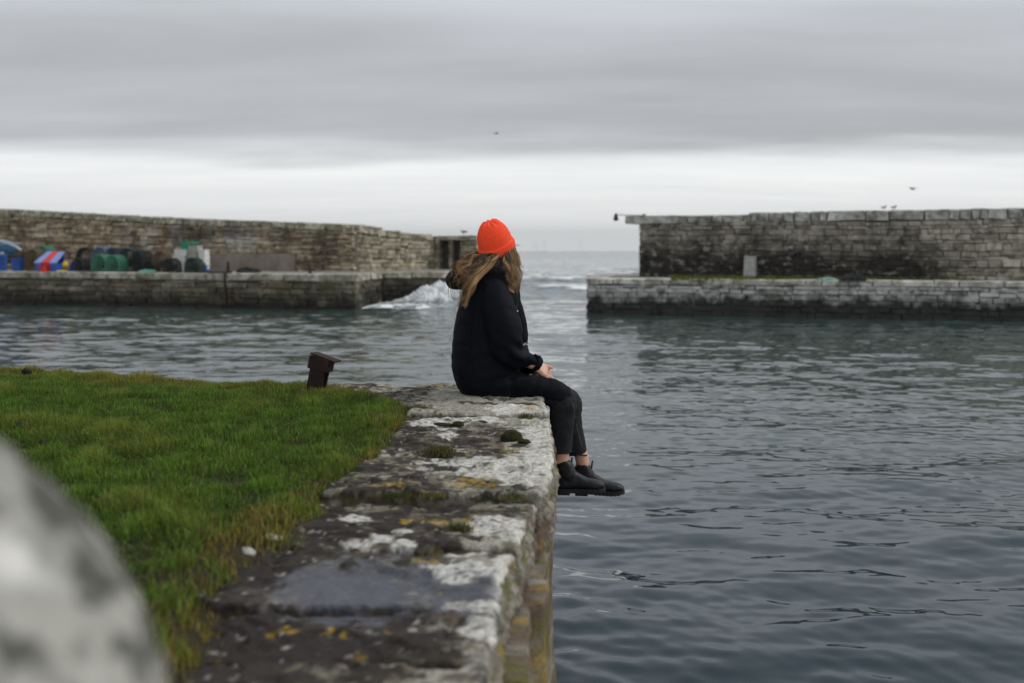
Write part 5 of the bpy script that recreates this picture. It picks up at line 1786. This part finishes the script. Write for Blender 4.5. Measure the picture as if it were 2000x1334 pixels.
def hand(mb, wrist, knuckle, normal, thumb_side, curl, thumb_pts=None, splay=.0):
    """palm plus five fingers; `normal` points out of the back of the hand"""
    d = knuckle - wrist; L = np.linalg.norm(d); d /= L
    nrm = normal - d * (normal @ d); nrm /= np.linalg.norm(nrm)
    sd = np.cross(d, nrm) * thumb_side            # towards the thumb
    for off in (-.026, -.009, .009, .025):
        mb.tube([wrist + sd * off * .45, wrist + d * L * .5 + sd * off * .8, wrist + d * L + sd * off], [.016, .0165, .0135], 10)
    lens = (.074, .083, .078, .060)
    for k, off in enumerate((.026, .009, -.009, -.025)):
        b = wrist + d * (L - .004 * abs(k - 1)) + sd * off
        l = lens[k]
        dirv = d * math.cos(.25 * curl) - nrm * math.sin(.25 * curl) + sd * splay * (1.5 - k)
        pts = [b - d * .012, b]
        cur = b.copy(); ang = .30 * curl
        for q, part in enumerate((.46, .30, .24)):
            dv = d * math.cos(ang) - nrm * math.sin(ang) + sd * splay * (1.5 - k) * .3
            dv /= np.linalg.norm(dv)
            cur = cur + dv * l * part
            pts.append(cur.copy())
            ang += .62 * curl
        mb.tube(pts, [.0095, .0095, .0088, .0080, .0068], 10)
    b = wrist + d * L * .30 + sd * .024
    if thumb_pts is None:
        thumb_pts = [b, b + d * .030 + sd * .016 - nrm * .004, b + d * .058 + sd * .016 - nrm * .010, b + d * .080 + sd * .010 - nrm * .014]
    mb.tube(thumb_pts, [.0135, .0115, .0098, .0078], 10)
# right hand lies over the left, thumb uppermost and pointing along the thigh
KNUR = W(1066, 726, -.060)
hand(mb, WRR + np.array([.002, 0, 0]), KNUR, np.array([-.10, -.62, .75]), -1, 1.15,
     [W(1054, 714, -.055), W(1063, 714, -.048), W(1071, 716.5, -.045), W(1078, 718.5, -.044)])
KNUL = W(1068, 733, .005)
hand(mb, WRL, KNUL, np.array([.25, .45, .85]), 1, 1.0)
v, f, nr = remesh(mb, .0042, 3, .5)
body = pobj('body', v, f, m_skin)
m_eye = plain('eye_white', (.6, .6, .58), .2, .05, 5)
m_iris = plain('iris', (.05, .04, .03), .2, .1, 5)
for s in (-1, 1):
    mb = MB(); mb.ell(hp(.0765, s * .032, .003), (.0125, .0125, .0075), rot_head, 14, 10); eo = pobj('eye', mb.v, mb.f, m_eye, body)
    mb = MB(); mb.ell(hp(.0875, s * .033, .003), (.003, .0055, .0055), rot_head, 10, 8); pobj('iris', mb.v, mb.f, m_iris, body)

# ---- jeans
m_jean = Mat('black_denim', .85, .25)
_p = m_jean.pos()
m_jean.color(m_jean.ramp(m_jean.math('ADD', m_jean.math('MULTIPLY', m_jean.noise(_p, 26, 5, .6), .6), m_jean.math('MULTIPLY', m_jean.noise(m_jean.map(_p, (1, 1, .2)), 300, 3, .6), .4)), [(.35, (.0055, .006, .0075)), (.6, (.013, .014, .0165)), (.75, (.026, .027, .030))]))
m_jean.bump(m_jean.noise(_p, 380, 3, .6), .35, .002); m_jean = m_jean.m
mb = MB()
limb(mb, [HIR, W(1020, 758, -.10), W(1070, 767, -.10), W(1101, 783, -.10), W(1098, 806, -.10), W(1096, 840, -.102), W(1095, 884, -.105)], [.092, .064, .061, .064, .066, .062, .056], 22, 60, None, False)
limb(mb, [HIL, W(1030, 760, .10), W(1080, 769, .115), W(1112, 785, .12), W(1111, 808, .115), W(1117, 842, .105), W(1128, 887, .10)], [.092, .064, .062, .064, .064, .058, .053], 22, 60, None, False)
ring_loft(mb, [(772, 905, 1000, .17, 0), (745, 898, 1000, .19, 0), (715, 900, 995, .17, 0)], 26)
v, f, nr = remesh(mb, .0065, 6, .5)
P3 = v
fold = fbm(P3 * np.array([18, 12, 14]) + 2, 3) * .0032 + .0012 * fbm(P3 * 60, 2)
kn = np.exp(-(((v - (KNR + KNL) / 2) / np.array([.14, .3, .10])) ** 2).sum(1))
v = v + nr * (fold * (1 + 1.2 * kn))[:, None]
jeans = pobj('jeans', v, f, m_jean)
# turned hems and stitched side seam
mb = MB()
hemR, hemL = W(1095, 881, -.105), W(1127.5, 884.5, .10)
for hc, rx, ax in ((hemR, .0545, np.array([.0, 0, 1.])), (hemL, .0515, np.array([.20, 0, 1.]))):
    ax = ax / np.linalg.norm(ax); e1 = np.cross(ax, [0, 1, 0]); e1 /= np.linalg.norm(e1); e2 = np.cross(ax, e1)
    pts = [hc + (e1 * math.cos(t) + e2 * math.sin(t)) * rx for t in np.linspace(0, 2 * math.pi, 30)]
    mb.tube(pts, .0036, 8, False)
pobj('hem', mb.v, mb.f, m_jean, jeans)
def surf(me_obj):
    me = me_obj.data
    vv = [tuple(np.array(q.co) + P_LOC) for q in me.vertices]
    return BVHTree.FromPolygons(vv, [tuple(q.vertices) for q in me.polygons])
def cast(bvh, px, py):
    d = ray(px, py); o = Vector((0, 0, CAM_Z))
    h, n_, i_, dist = bvh.ray_cast(o, Vector(d).normalized())
    return (np.array(h), np.array(n_)) if h is not None else (None, None)
bv_j = surf(jeans)
m_stitch = plain('grey_stitching', (.10, .10, .11), .8, .3, 60)
mb = MB()
pts = []
for px, py in ((1118, 786), (1121, 800), (1123, 815), (1126, 830), (1129, 845), (1133, 860), (1137, 874)):
    h, n_ = cast(bv_j, px, py)
    if h is not None:
        pts.append(h + n_ * .0006)
if len(pts) > 3:
    mb.tube(catmull(pts, 30), .0016, 5, False); pobj('seam', mb.v, mb.f, m_stitch, jeans)

# ---- coat
m_coat = Mat('black_coat', .74, .10)
_p = m_coat.pos()
m_coat.color(m_coat.ramp(m_coat.noise(_p, 9, 4, .6), [(.3, (.0022, .0028, .0050)), (.7, (.0038, .0046, .0080))]))
m_coat.b.inputs['Sheen Weight'].default_value = .0
m_coat.bump(m_coat.noise(_p, 420, 3, .6), .25, .0015); m_coat = m_coat.m
mb = MB()
ring_loft(mb, [(774, 908, 1010, .18, -.0), (764, 897, 1030, .205, 0), (745, 887, 1024, .215, 0), (715, 880.5, 1015, .215, 0), (685, 880, 1012, .212, 0), (655, 883, 1012, .205, 0), (625, 888, 1014, .20, 0), (600, 893, 1014, .20, 0),
               (580, 899, 1014, .198, 0), (562, 907, 1013, .185, 0), (547, 917, 1012, .155, 0), (533, 930, 1011, .110, 0), (520, 944, 1008, .080, 0), (512, 950, 1006, .072, 0)], 44, 2.5)
# sleeves
limb(mb, [W(965, 572, -.135), W(974, 605, -.165), W(985, 645, -.19), W(990, 676, -.195), W(1006, 695, -.165), W(1027, 702, -.115), W(1043, 708, -.085)], [.082, .092, .094, .086, .062, .047, .036], 24, 60)
limb(mb, [W(980, 572, .14), W(990, 605, .17), W(1000, 645, .20), W(1004, 678, .205), W(1020, 702, .14), W(1043, 719, .03)], [.082, .090, .090, .080, .055, .036], 24, 60)
# skirt of the coat over the lap
limb(mb, [W(945, 738, -.10), W(1000, 752, -.105), W(1045, 759, -.105), W(1080, 767, -.102), W(1101, 777, -.100)], [.100, .080, .070, .070, .064], 24, 60)
limb(mb, [W(945, 738, .10), W(1000, 753, .105), W(1055, 763, .11), W(1086, 771, .115)], [.100, .080, .070, .064], 24, 60)
limb(mb, [W(945, 738, 0), W(1000, 754, 0), W(1045, 764, 0), W(1065, 768, 0)], [.10, .07, .055, .05], 20, 40)
# hood lying on the back, and the collar
limb(mb, [W(904, 553, -.125), W(894, 549, -.08), W(891, 547, .0), W(896, 547, .07), W(912, 548, .12)], [.036, .050, .056, .050, .032], 20, 50)
limb(mb, [W(928, 530, -.10), W(912, 524, -.05), W(907, 521, .0), W(914, 523, .06), W(930, 528, .10)], [.026, .036, .042, .038, .026], 20, 50)
limb(mb, [W(955, 522, -.085), W(985, 532, -.085), W(1006, 545, -.04), W(1009, 548, .03), W(1000, 538, .09)], [.022, .026, .026, .026, .022], 14, 40)
limb(mb, [W(1004, 530, .04), W(1008, 560, .05), W(1010, 590, .03)], [.022, .026, .022], 12, 20)
v, f, nr = remesh(mb, .0075, 7, .5)
big = fbm(v * np.array([7, 6, 5]) + 3, 3)
diag = v[:, 0] * 14 + v[:, 2] * 26
fold = .004 * big + .0030 * (1 - np.abs(fbm(np.stack([v[:, 0] * 9, v[:, 1] * 5, v[:, 2] * 13], 1) + 6, 3)) * 2.2)
elbow = np.exp(-(((v - W(1000, 692, -.18)) / np.array([.10, .12, .07])) ** 2).sum(1))
hipz = np.exp(-(((v - W(1010, 735, -.1)) / np.array([.16, .2, .05])) ** 2).sum(1))
fold += elbow * .012 * np.sin(diag * 3.2 + 3 * big) + hipz * .010 * np.sin((v[:, 0] * 30 - v[:, 2] * 70) + 4 * big)
v = v + nr * (fold - .006)[:, None]
coat = pobj('coat', v, f, m_coat)
bv_c = surf(coat)
# cuff, front flap edge, hem edge, snap and the white sleeve print
mb = MB()
cc = W(1046, 708.5, -.08); ax = (W(1052, 711, -.07) - W(1036, 703, -.10)); ax = ax / np.linalg.norm(ax)
e1 = np.cross(ax, [0, 1, 0]); e1 /= np.linalg.norm(e1); e2 = np.cross(ax, e1)
v, f = [], []
for s, r in ((-.016, .036), (-.008, .040), (.006, .041), (.016, .038), (.016, .033), (-.012, .031)):
    for k in range(26):
        t = 2 * math.pi * k / 26
        v.append(cc + ax * s + (e1 * math.cos(t) + e2 * math.sin(t)) * r * (1 + .04 * math.sin(5 * t + s * 200)))
f = [(j * 26 + k, j * 26 + (k + 1) % 26, (j + 1) * 26 + (k + 1) % 26, (j + 1) * 26 + k) for j in range(5) for k in range(26)]
pobj('cuff', v, f, m_coat, coat)
mb = MB()
mb.box(W(1047, 697, -.112), (.030, .006, .020), Matrix.Rotation(.7, 3, 'Y')); pobj('cuff_tab', mb.v, mb.f, m_coat, coat, False)
def draw_on(bvh, pxs, r, lift=.001, n=30):
    pts = []
    for px, py in pxs:
        h, n_ = cast(bvh, px, py)
        if h is not None:
            pts.append(h + n_ * lift)
    mb = MB()
    if len(pts) > 2:
        mb.tube(catmull(pts, n), r, 6)
    return mb
for pl in ([(1112, 760), (1113, 768), (1104, 777), (1090, 779), (1076, 776), (1066, 770)], [(940, 556), (928, 590), (921, 630), (919, 670), (922, 710), (930, 748)], [(1000, 556), (1006, 585), (1010, 615)], [(905, 767), (940, 769), (980, 772), (1020, 773)]):
    mb = draw_on(bv_c, pl, .0030, .0)
    if mb.v:
        pobj('seam', mb.v, mb.f, m_coat, coat)
m_print = plain('white_print', (.75, .75, .75), .6, .05, 30)
m_metal = plain('snap_metal', (.5, .5, .5), .3, .1, 20, metal=1.)
def stroke(mb, bvh, a, b, r=.0011):
    pts = []
    for t in np.linspace(0, 1, 4):
        h, n_ = cast(bvh, a[0] + (b[0] - a[0]) * t, a[1] + (b[1] - a[1]) * t)
        if h is not None:
            pts.append(h + n_ * .0008)
    if len(pts) > 1:
        mb.tube(pts, r, 5)
def letters(lst, x0, y0, sx, sy, slope):
    mb = MB()
    for (a, b) in lst:
        pa = (x0 + a[0] * sx, y0 - a[1] * sy + a[0] * sx * slope); pb = (x0 + b[0] * sx, y0 - b[1] * sy + b[0] * sx * slope)
        stroke(mb, bv_c, pa, pb)
    return mb
for nm, lst, x0 in (('letter_m', [((0, 0), (0, 1)), ((0, 1), (.5, .3)), ((.5, .3), (1, 1)), ((1, 1), (1, 0))], 1021.5), ('letter_u', [((0, 1), (0, .15)), ((0, .15), (.5, 0)), ((.5, 0), (1, .15)), ((1, .15), (1, 1))], 1027.5)):
    mb = letters(lst, x0, 676 - (x0 - 1021.5) * .35, 3.6, 4.6, -.35)
    if mb.v:
        pobj(nm, mb.v, mb.f, m_print, coat)
h, n_ = cast(bv_c, 1010, 608)
if h is not None:
    mb = MB(); mb.ell(h + n_ * .001, (.005, .003, .005)); pobj('snap', mb.v, mb.f, m_metal, coat)

# ---- boots
m_boot = Mat('black_leather', .50, .28)
_p = m_boot.pos()
m_boot.color(m_boot.ramp(m_boot.noise(_p, 30, 5, .6), [(.3, (.004, .0045, .006)), (.7, (.010, .011, .015))]))
m_boot.bump(m_boot.noise(_p, 160, 5, .65), .45, .002); m_boot = m_boot.m
m_sole = plain('rubber_sole', (.010, .010, .010), .8, .3, 30)
m_elastic = plain('black_elastic', (.008, .008, .009), .9, .2, 50)
m_tab = plain('tab_fabric', (.030, .028, .020), .8, .3, 40)
def boot(ankle, heel_px, toe_px, sole_py, dy, pitch, top_c, tab_px):
    hx, tx = W(heel_px, sole_py, dy)[0], W(toe_px, sole_py, dy)[0]
    L = tx - hx
    zs = W(heel_px, sole_py, dy)[2]
    yc = PY0 + dy
    cp, sp_ = math.cos(pitch), math.sin(pitch)
    O = np.array([hx, yc, zs])
    def T(x, y, z):
        return O + np.array([x * cp + z * sp_, y, -x * sp_ + z * cp])
    mb = MB()
    # foot: sections from heel to toe (x fraction, half width, height, base z)
    v, f = [], []
    n = 22
    secs = [(.015, .018, .060), (.04, .028, .085), (.12, .033, .105), (.25, .034, .115), (.38, .034, .105), (.50, .037, .088), (.62, .041, .072), (.74, .044, .066), (.85, .042, .061), (.93, .035, .055), (.985, .021, .044)]
    for (sx, hw, ht) in secs:
        for k in range(n):
            t = 2 * math.pi * k / n
            y = hw * np.sign(math.cos(t)) * abs(math.cos(t)) ** .8
            z = .024 + (ht - .012) / 2 * (1 + np.sign(math.sin(t)) * abs(math.sin(t)) ** .75) - .004
            v.append(T(sx * L, y, z))
    m_ = len(secs)
    f = [(j * n + k, j * n + (k + 1) % n, (j + 1) * n + (k + 1) % n, (j + 1) * n + k) for j in range(m_ - 1) for k in range(n)]
    f = [q[::-1] for q in f]
    f.append(tuple(range(n))); f.append(tuple((m_ - 1) * n + k for k in range(n - 1, -1, -1)))
    mb.add(v, f)
    low = T(.24 * L, 0, .09)
    limb(mb, [low, low * .45 + top_c * .55, top_c], [.043, .045, .047], 20, 24)
    v, f, nr = remesh(mb, .0045, 2, .5)
    v = v + nr * (.0016 * fbm(v * 45 + 4, 3))[:, None]
    bo = pobj('boot', v, f, m_boot)
    # sole with heel block and tread lugs
    mb = MB()
    out = [(0, .022), (.06, .032), (.2, .036), (.4, .034), (.6, .042), (.75, .0455), (.87, .042), (.95, .032), (1.005, .012)]
    poly = [(a * L, w) for a, w in out] + [(a * L, -w) for a, w in out[::-1]]
    nP = len(poly)
    vv = [T(x, y, .008 + .012 * max(0, x / L - .72) * 2) for x, y in poly] + [T(x, y, .028 + .010 * max(0, x / L - .72) * 2) for x, y in poly]
    mb.add(vv, [tuple(range(nP)), tuple(range(2 * nP - 1, nP - 1, -1))] + [((i + 1) % nP, i, nP + i, nP + (i + 1) % nP) for i in range(nP)])
    so = pobj('sole', mb.v, mb.f, m_sole, bo, False)
    mb = MB()
    Rm = Matrix.Rotation(pitch, 3, 'Y')
    mb.box(T(.125 * L, 0, .004), (.25 * L, .066, .013), Rm); pobj('heel_block', mb.v, mb.f, m_sole, bo, False)
    mb = MB()
    for k in range(7):
        a = .42 + k * .075
        wv = np.interp(a, [q[0] for q in out], [q[1] for q in out]) * 1.86
        mb.box(T(a * L, 0, .006 + .012 * max(0, a - .72) * 2), (.055 * L, wv, .005), Rm)
    kind(pobj('tread', mb.v, mb.f, m_sole, bo, False), 'stuff')
    # elastic gusset and pull tabs
    mb = MB()
    for s in (-1, 1):
        g0 = low * .35 + top_c * .65
        mb.ell(g0 + np.array([0, s * .0365, .004]), (.024, .0105, .042), Matrix.Rotation(-.1, 3, 'Y'), 18, 14)
    pobj('elastic_panel', mb.v, mb.f, m_elastic, bo)
    for px, py in tab_px:
        c = W(px, py, dy)
        mb = MB()
        mb.tube([c + np.array([-.004, 0, -.034]), c + np.array([-.002, 0, -.012]), c + np.array([.001, 0, .004])], [.0042, .0048, .0046], 10, True)
        vv = np.array(mb.v); vv[:, 1] = c[1] + (vv[:, 1] - c[1]) * 2.4
        pobj('pull_tab', vv, mb.f, m_tab, bo)
    # open collar rim
    mb = MB()
    mb.tube([top_c + np.array([math.cos(t) * .046, math.sin(t) * .044, .002 + .008 * math.cos(2 * t)]) for t in np.linspace(0, 2 * math.pi, 26)], .004, 8, False)
    pobj('collar_rim', mb.v, mb.f, m_boot, bo)
    return bo
boot(ANR, 1089, 1182, 964, -.105, .0, W(1101, 911, -.105), ((1085, 903), (1117, 899)))
boot(ANL, 1123, 1219, 965, .10, .045, W(1137, 917, .10), ((1117, 896), (1157, 902)))

# ---- hat
m_hat = Mat('orange_knit', .9, .25)
_p = m_hat.pos()
m_hat.color(m_hat.ramp(m_hat.noise(_p, 120, 4, .6), [(.3, (.86, .055, .014)), (.7, (.95, .085, .024))]))
m_hat.b.inputs['Sheen Weight'].default_value = .25
m_hat.bump(m_hat.noise(_p, 500, 3, .6), .5, .002); m_hat = m_hat.m
tilt = R(26)
axis = upv * math.cos(tilt) - fw * math.sin(tilt)
hf = fw * math.cos(tilt) + upv * math.sin(tilt)
hl_ = lf
HB = W(970.5, 485, .0)                      # centre of the rim
NA, NR_ = 240, 40
v, f = [], []
HT = .152
def hat_r(s):
    return max(0, 1 - s ** 2.7) ** .5
RA, RB = .0935, .0835
for j in range(NR_ + 1):
    s = (j / NR_)
    for k in range(NA):
        t = 2 * math.pi * k / NA
        rr = hat_r(min(s, .9995))
        rib = .0015 * math.sin(56 * t) * min(1, rr * 1.6)
        gath = .0050 * math.sin(9 * t + .6 * math.sin(3 * t)) * sstep(.80, .97, s) * (rr + .02) / (.35)
        w = hf * math.cos(t) * (RA * rr + rib) + hl_ * math.sin(t) * (RB * rr + rib)
        z = HT * s + gath - .006 * sstep(.93, 1.0, s)
        v.append(HB + w + axis * z)
f = [(j * NA + k, j * NA + (k + 1) % NA, (j + 1) * NA + (k + 1) % NA, (j + 1) * NA + k) for j in range(NR_) for k in range(NA)]
f.append(tuple(NR_ * NA + k for k in range(NA)))
hat = pobj('knit_hat', v, f, m_hat)
v, f = [], []
prof = [(-.012, .990), (-.017, 1.03), (-.012, 1.07), (.004, 1.088), (.018, 1.085), (.027, 1.05), (.029, 1.005)]
for (z, kf) in prof:
    for k in range(NA):
        t = 2 * math.pi * k / NA
        rib = .0019 * math.sin(56 * t)
        w = hf * math.cos(t) * (RA * kf + rib) + hl_ * math.sin(t) * (RB * kf + rib)
        v.append(HB + w + axis * (z + .0015 * math.sin(3 * t)))
f = [(j * NA + k, j * NA + (k + 1) % NA, (j + 1) * NA + (k + 1) % NA, (j + 1) * NA + k) for j in range(len(prof) - 1) for k in range(NA)]
pobj('cuff', v, f, m_hat, hat)

# ---- hair
m_hair = Mat('brown_hair', .45, .4)
_c = m_hair.attr('col'); m_hair.color(_c); m_hair = m_hair.m
g = np.random.default_rng(8)
HV, HF, HCOL = [], [], []
LOCKPH, LOCKFR = None, 2.2
def strand(pts, r, col, wav=.006, n=24, sides=3):
    Q = catmull(pts, n)
    t = np.linspace(0, 1, n)
    ph = g.uniform(0, 6.28, 3) if LOCKPH is None else LOCKPH + g.normal(0, .35, 3); fr = g.uniform(1.6, 3.4) if LOCKPH is None else LOCKFR
    amp = wav * (.15 + t)
    Q = Q + np.stack([np.sin(fr * 6.28 * t + ph[0]) * amp, np.sin(fr * 5.1 * t + ph[1]) * amp, np.sin(fr * 4.7 * t + ph[2]) * amp * .6], 1)
    rr = r * np.clip(1.15 - t ** 2.2 * 1.05, .12, 1)
    vv, ff = tube(Q, list(rr), sides, False)
    b = len(HV)
    HV.extend([np.array(x) for x in vv]); HF.extend([tuple(i + b for i in q) for q in ff])
    for ti in t:
        cc = col * (.72 + .55 * ti)
        HCOL.extend([cc] * sides)
brown = np.array([.050, .026, .013]); blond = np.array([.46, .285, .135]); darkb = np.array([.030, .018, .011])
def hcol(mixv):
    a = g.choice([.02, .25, .55, .95], p=[.38 - .26 * mixv, .30, .20 + .06 * mixv, .12 + .20 * mixv]) if True else mixv
    return (brown * (1 - a) + blond * a) * np.clip(1 + g.normal(0, .40), .25, 2.0)
def rim(t, drop=.0):
    return HB + hf * math.cos(t) * RA * .97 + hl_ * math.sin(t) * RB * .97 - axis * drop
def rim_at(px):
    """rim point on the camera side whose photo column is px"""
    best = None
    for t in np.linspace(0, 2 * math.pi, 240):
        q = rim(t)
        x = 1000 + F * q[0] / q[1]
        if q[1] < HB[1] + .03 and (best is None or abs(x - px) < best[0]):
            best = (abs(x - px), q)
    return best[1]
J = lambda s: g.normal(0, s)
def lock(paths, n, r, mixv, spread, wav, dark=1.):
    c0 = hcol(mixv) * dark
    global LOCKPH, LOCKFR
    LOCKPH = g.uniform(0, 6.28, 3); LOCKFR = g.uniform(1.6, 3.0)
    for k in range(n):
        o = g.normal(0, 1, 3) * spread
        pts = []
        for i, q in enumerate(paths):
            w = (.25, .9, 1.1, .55)[min(i, 3)] if i < len(paths) - 1 else .5
            pts.append(np.array(q) + o * w + g.normal(0, 1, 3) * spread * .25)
        strand(pts, g.uniform(.8, 1.3) * r, c0 * np.clip(1 + g.normal(0, .42), .25, 2.2), wav)
    LOCKPH = None
# dark under-layer at the nape
for k in range(240):
    u = g.random()
    r0 = rim_at(946 + 52 * u + J(2)) + axis * .014
    strand([r0, at_y(950 + 46 * u + J(2), 506, PY0 - .075), at_y(942 + 54 * u + J(3), 518 + J(3), PY0 - .095), at_y(925 + 74 * u + J(4), 532 + J(4), PY0 - .110)], g.uniform(.002, .0032), darkb * np.clip(1 + J(.5), .3, 2.4), .003, 10)
# locks swept back over the hood
for k in range(28):
    u = (k + g.random()) / 28
    r0 = rim_at(936 + 46 * u) + axis * .008
    ex, ey = 900 + 14 * u + J(4), 526 + 30 * g.random() + 26 * u
    dy = -.105
    lock([r0, at_y(912 + 46 * u + J(4), 503 + 9 * u + J(2.5), PY0 - .080 - .035 * u), at_y(893 + 36 * u + J(4), 518 + 18 * u + J(4), PY0 - .10 - .04 * u), at_y(ex, ey, PY0 - .115 - .06 * u)], 16, .0010, .10 + .55 * g.random() + .15 * u, .0046, .016, .9)
# long lock tapering down the back of the coat
for k in range(14):
    u = g.random()
    r0 = rim_at(950 + 30 * u) + axis * .008
    lock([r0, at_y(936 + 18 * u + J(2), 520 + J(2), PY0 - .13), at_y(913 + 12 * u + J(2), 554 + J(3), PY0 - .190), at_y(897 + 8 * u + J(2), 590 + 14 * g.random(), PY0 - .200)], 16, .0010, .35 + .4 * g.random(), .0042, .015)
# locks on the far (right) side of the face
for k in range(24):
    u = (k + g.random()) / 24
    r0 = rim_at(984 + 20 * u) + axis * .010
    lock([r0, at_y(986 + 23 * u + J(2), 508 + J(3), PY0 - .085 + .06 * u), at_y(988 + 24 * u + J(2), 534 + J(4), PY0 - .125 + .07 * u), at_y(996 + 15 * u + J(2), 552 + 24 * g.random(), PY0 - .155 + .09 * u)], 16, .0010, .35 + .6 * g.random(), .0044, .017)
for k in range(5):
    u = g.random()
    r0 = HB + hf * RA * .5 - hl_ * RB * .85 + axis * .01
    lock([r0, at_y(1006 + 5 * u + J(1), 498, PY0 - .0), at_y(1011 + 3 * u + J(1), 512 + J(2), PY0 - .01), at_y(1008 + 5 * u + J(1), 524 + 14 * u, PY0 - .03)], 9, .0012, .85, .0030, .006)
# fine flyaway hair over the locks
for k in range(90):
    u = g.random()
    if k % 3:
        r0 = rim_at(938 + 44 * u) + axis * .006
        strand([r0, at_y(908 + 50 * u + J(7), 503 + 9 * u + J(5), PY0 - .09 - .035 * u), at_y(886 + 42 * u + J(9), 526 + 16 * u + J(8), PY0 - .12 - .05 * u), at_y(882 + 34 * u + J(8), 556 + J(16), PY0 - .13 - .07 * u)], .0008, hcol(.5), .014)
    else:
        r0 = rim_at(986 + 18 * u) + axis * .006
        strand([r0, at_y(990 + 22 * u + J(4), 512 + J(4), PY0 - .08), at_y(992 + 22 * u + J(5), 536 + J(6), PY0 - .12), at_y(998 + 16 * u + J(5), 568 + J(10), PY0 - .14)], .0008, hcol(.8), .014)
# stray wisps
for (pts) in ([(934, 500), (890, 520), (878, 555), (875, 588)], [(930, 502), (886, 535), (883, 565), (889, 600)], [(928, 503), (893, 512), (880, 525), (882, 545)], [(936, 500), (898, 515), (886, 545), (880, 580)], [(940, 500), (900, 530), (897, 580), (896, 602)], [(1003, 480), (1010, 478), (1016, 481)], [(1002, 486), (1013, 500), (1016, 515), (1013, 524)], [(1001, 490), (1011, 505), (1015, 522), (1010, 530)]):
    for rep in range(3):
        strand([at_y(x + J(1.5), y + J(1.5), PY0 - .10 if x < 960 else PY0 - .02) for x, y in pts], .0011, hcol(.3 if pts[0][0] < 960 else .8), .003)
me = make_mesh('hair', np.array(HV) - P_LOC, [q for q in HF], True)
set_col(me, 'col', np.array(HCOL))
obj('hair', me, m_hair, person)

# ================================================================== sea air
mb = MB(); mb.box((0, 7400, 120), (32000, 15400, 246.8))
hz = mb.build('haze', None)
hm = bpy.data.materials.new('sea_haze'); hm.use_nodes = True
hm.node_tree.nodes.remove(hm.node_tree.nodes['Principled BSDF'])
pv = hm.node_tree.nodes.new('ShaderNodeVolumePrincipled')
pv.inputs['Color'].default_value = (.90, .92, .94, 1)
pv.inputs['Density'].default_value = 1.1e-4
pv.inputs['Anisotropy'].default_value = .2
hm.node_tree.links.new(pv.outputs[0], hm.node_tree.nodes['Material Output'].inputs['Volume'])
hz.data.materials.append(hm)
kind(tag(hz, 'pale sea haze lying over the water out to the horizon', 'haze'), 'stuff')
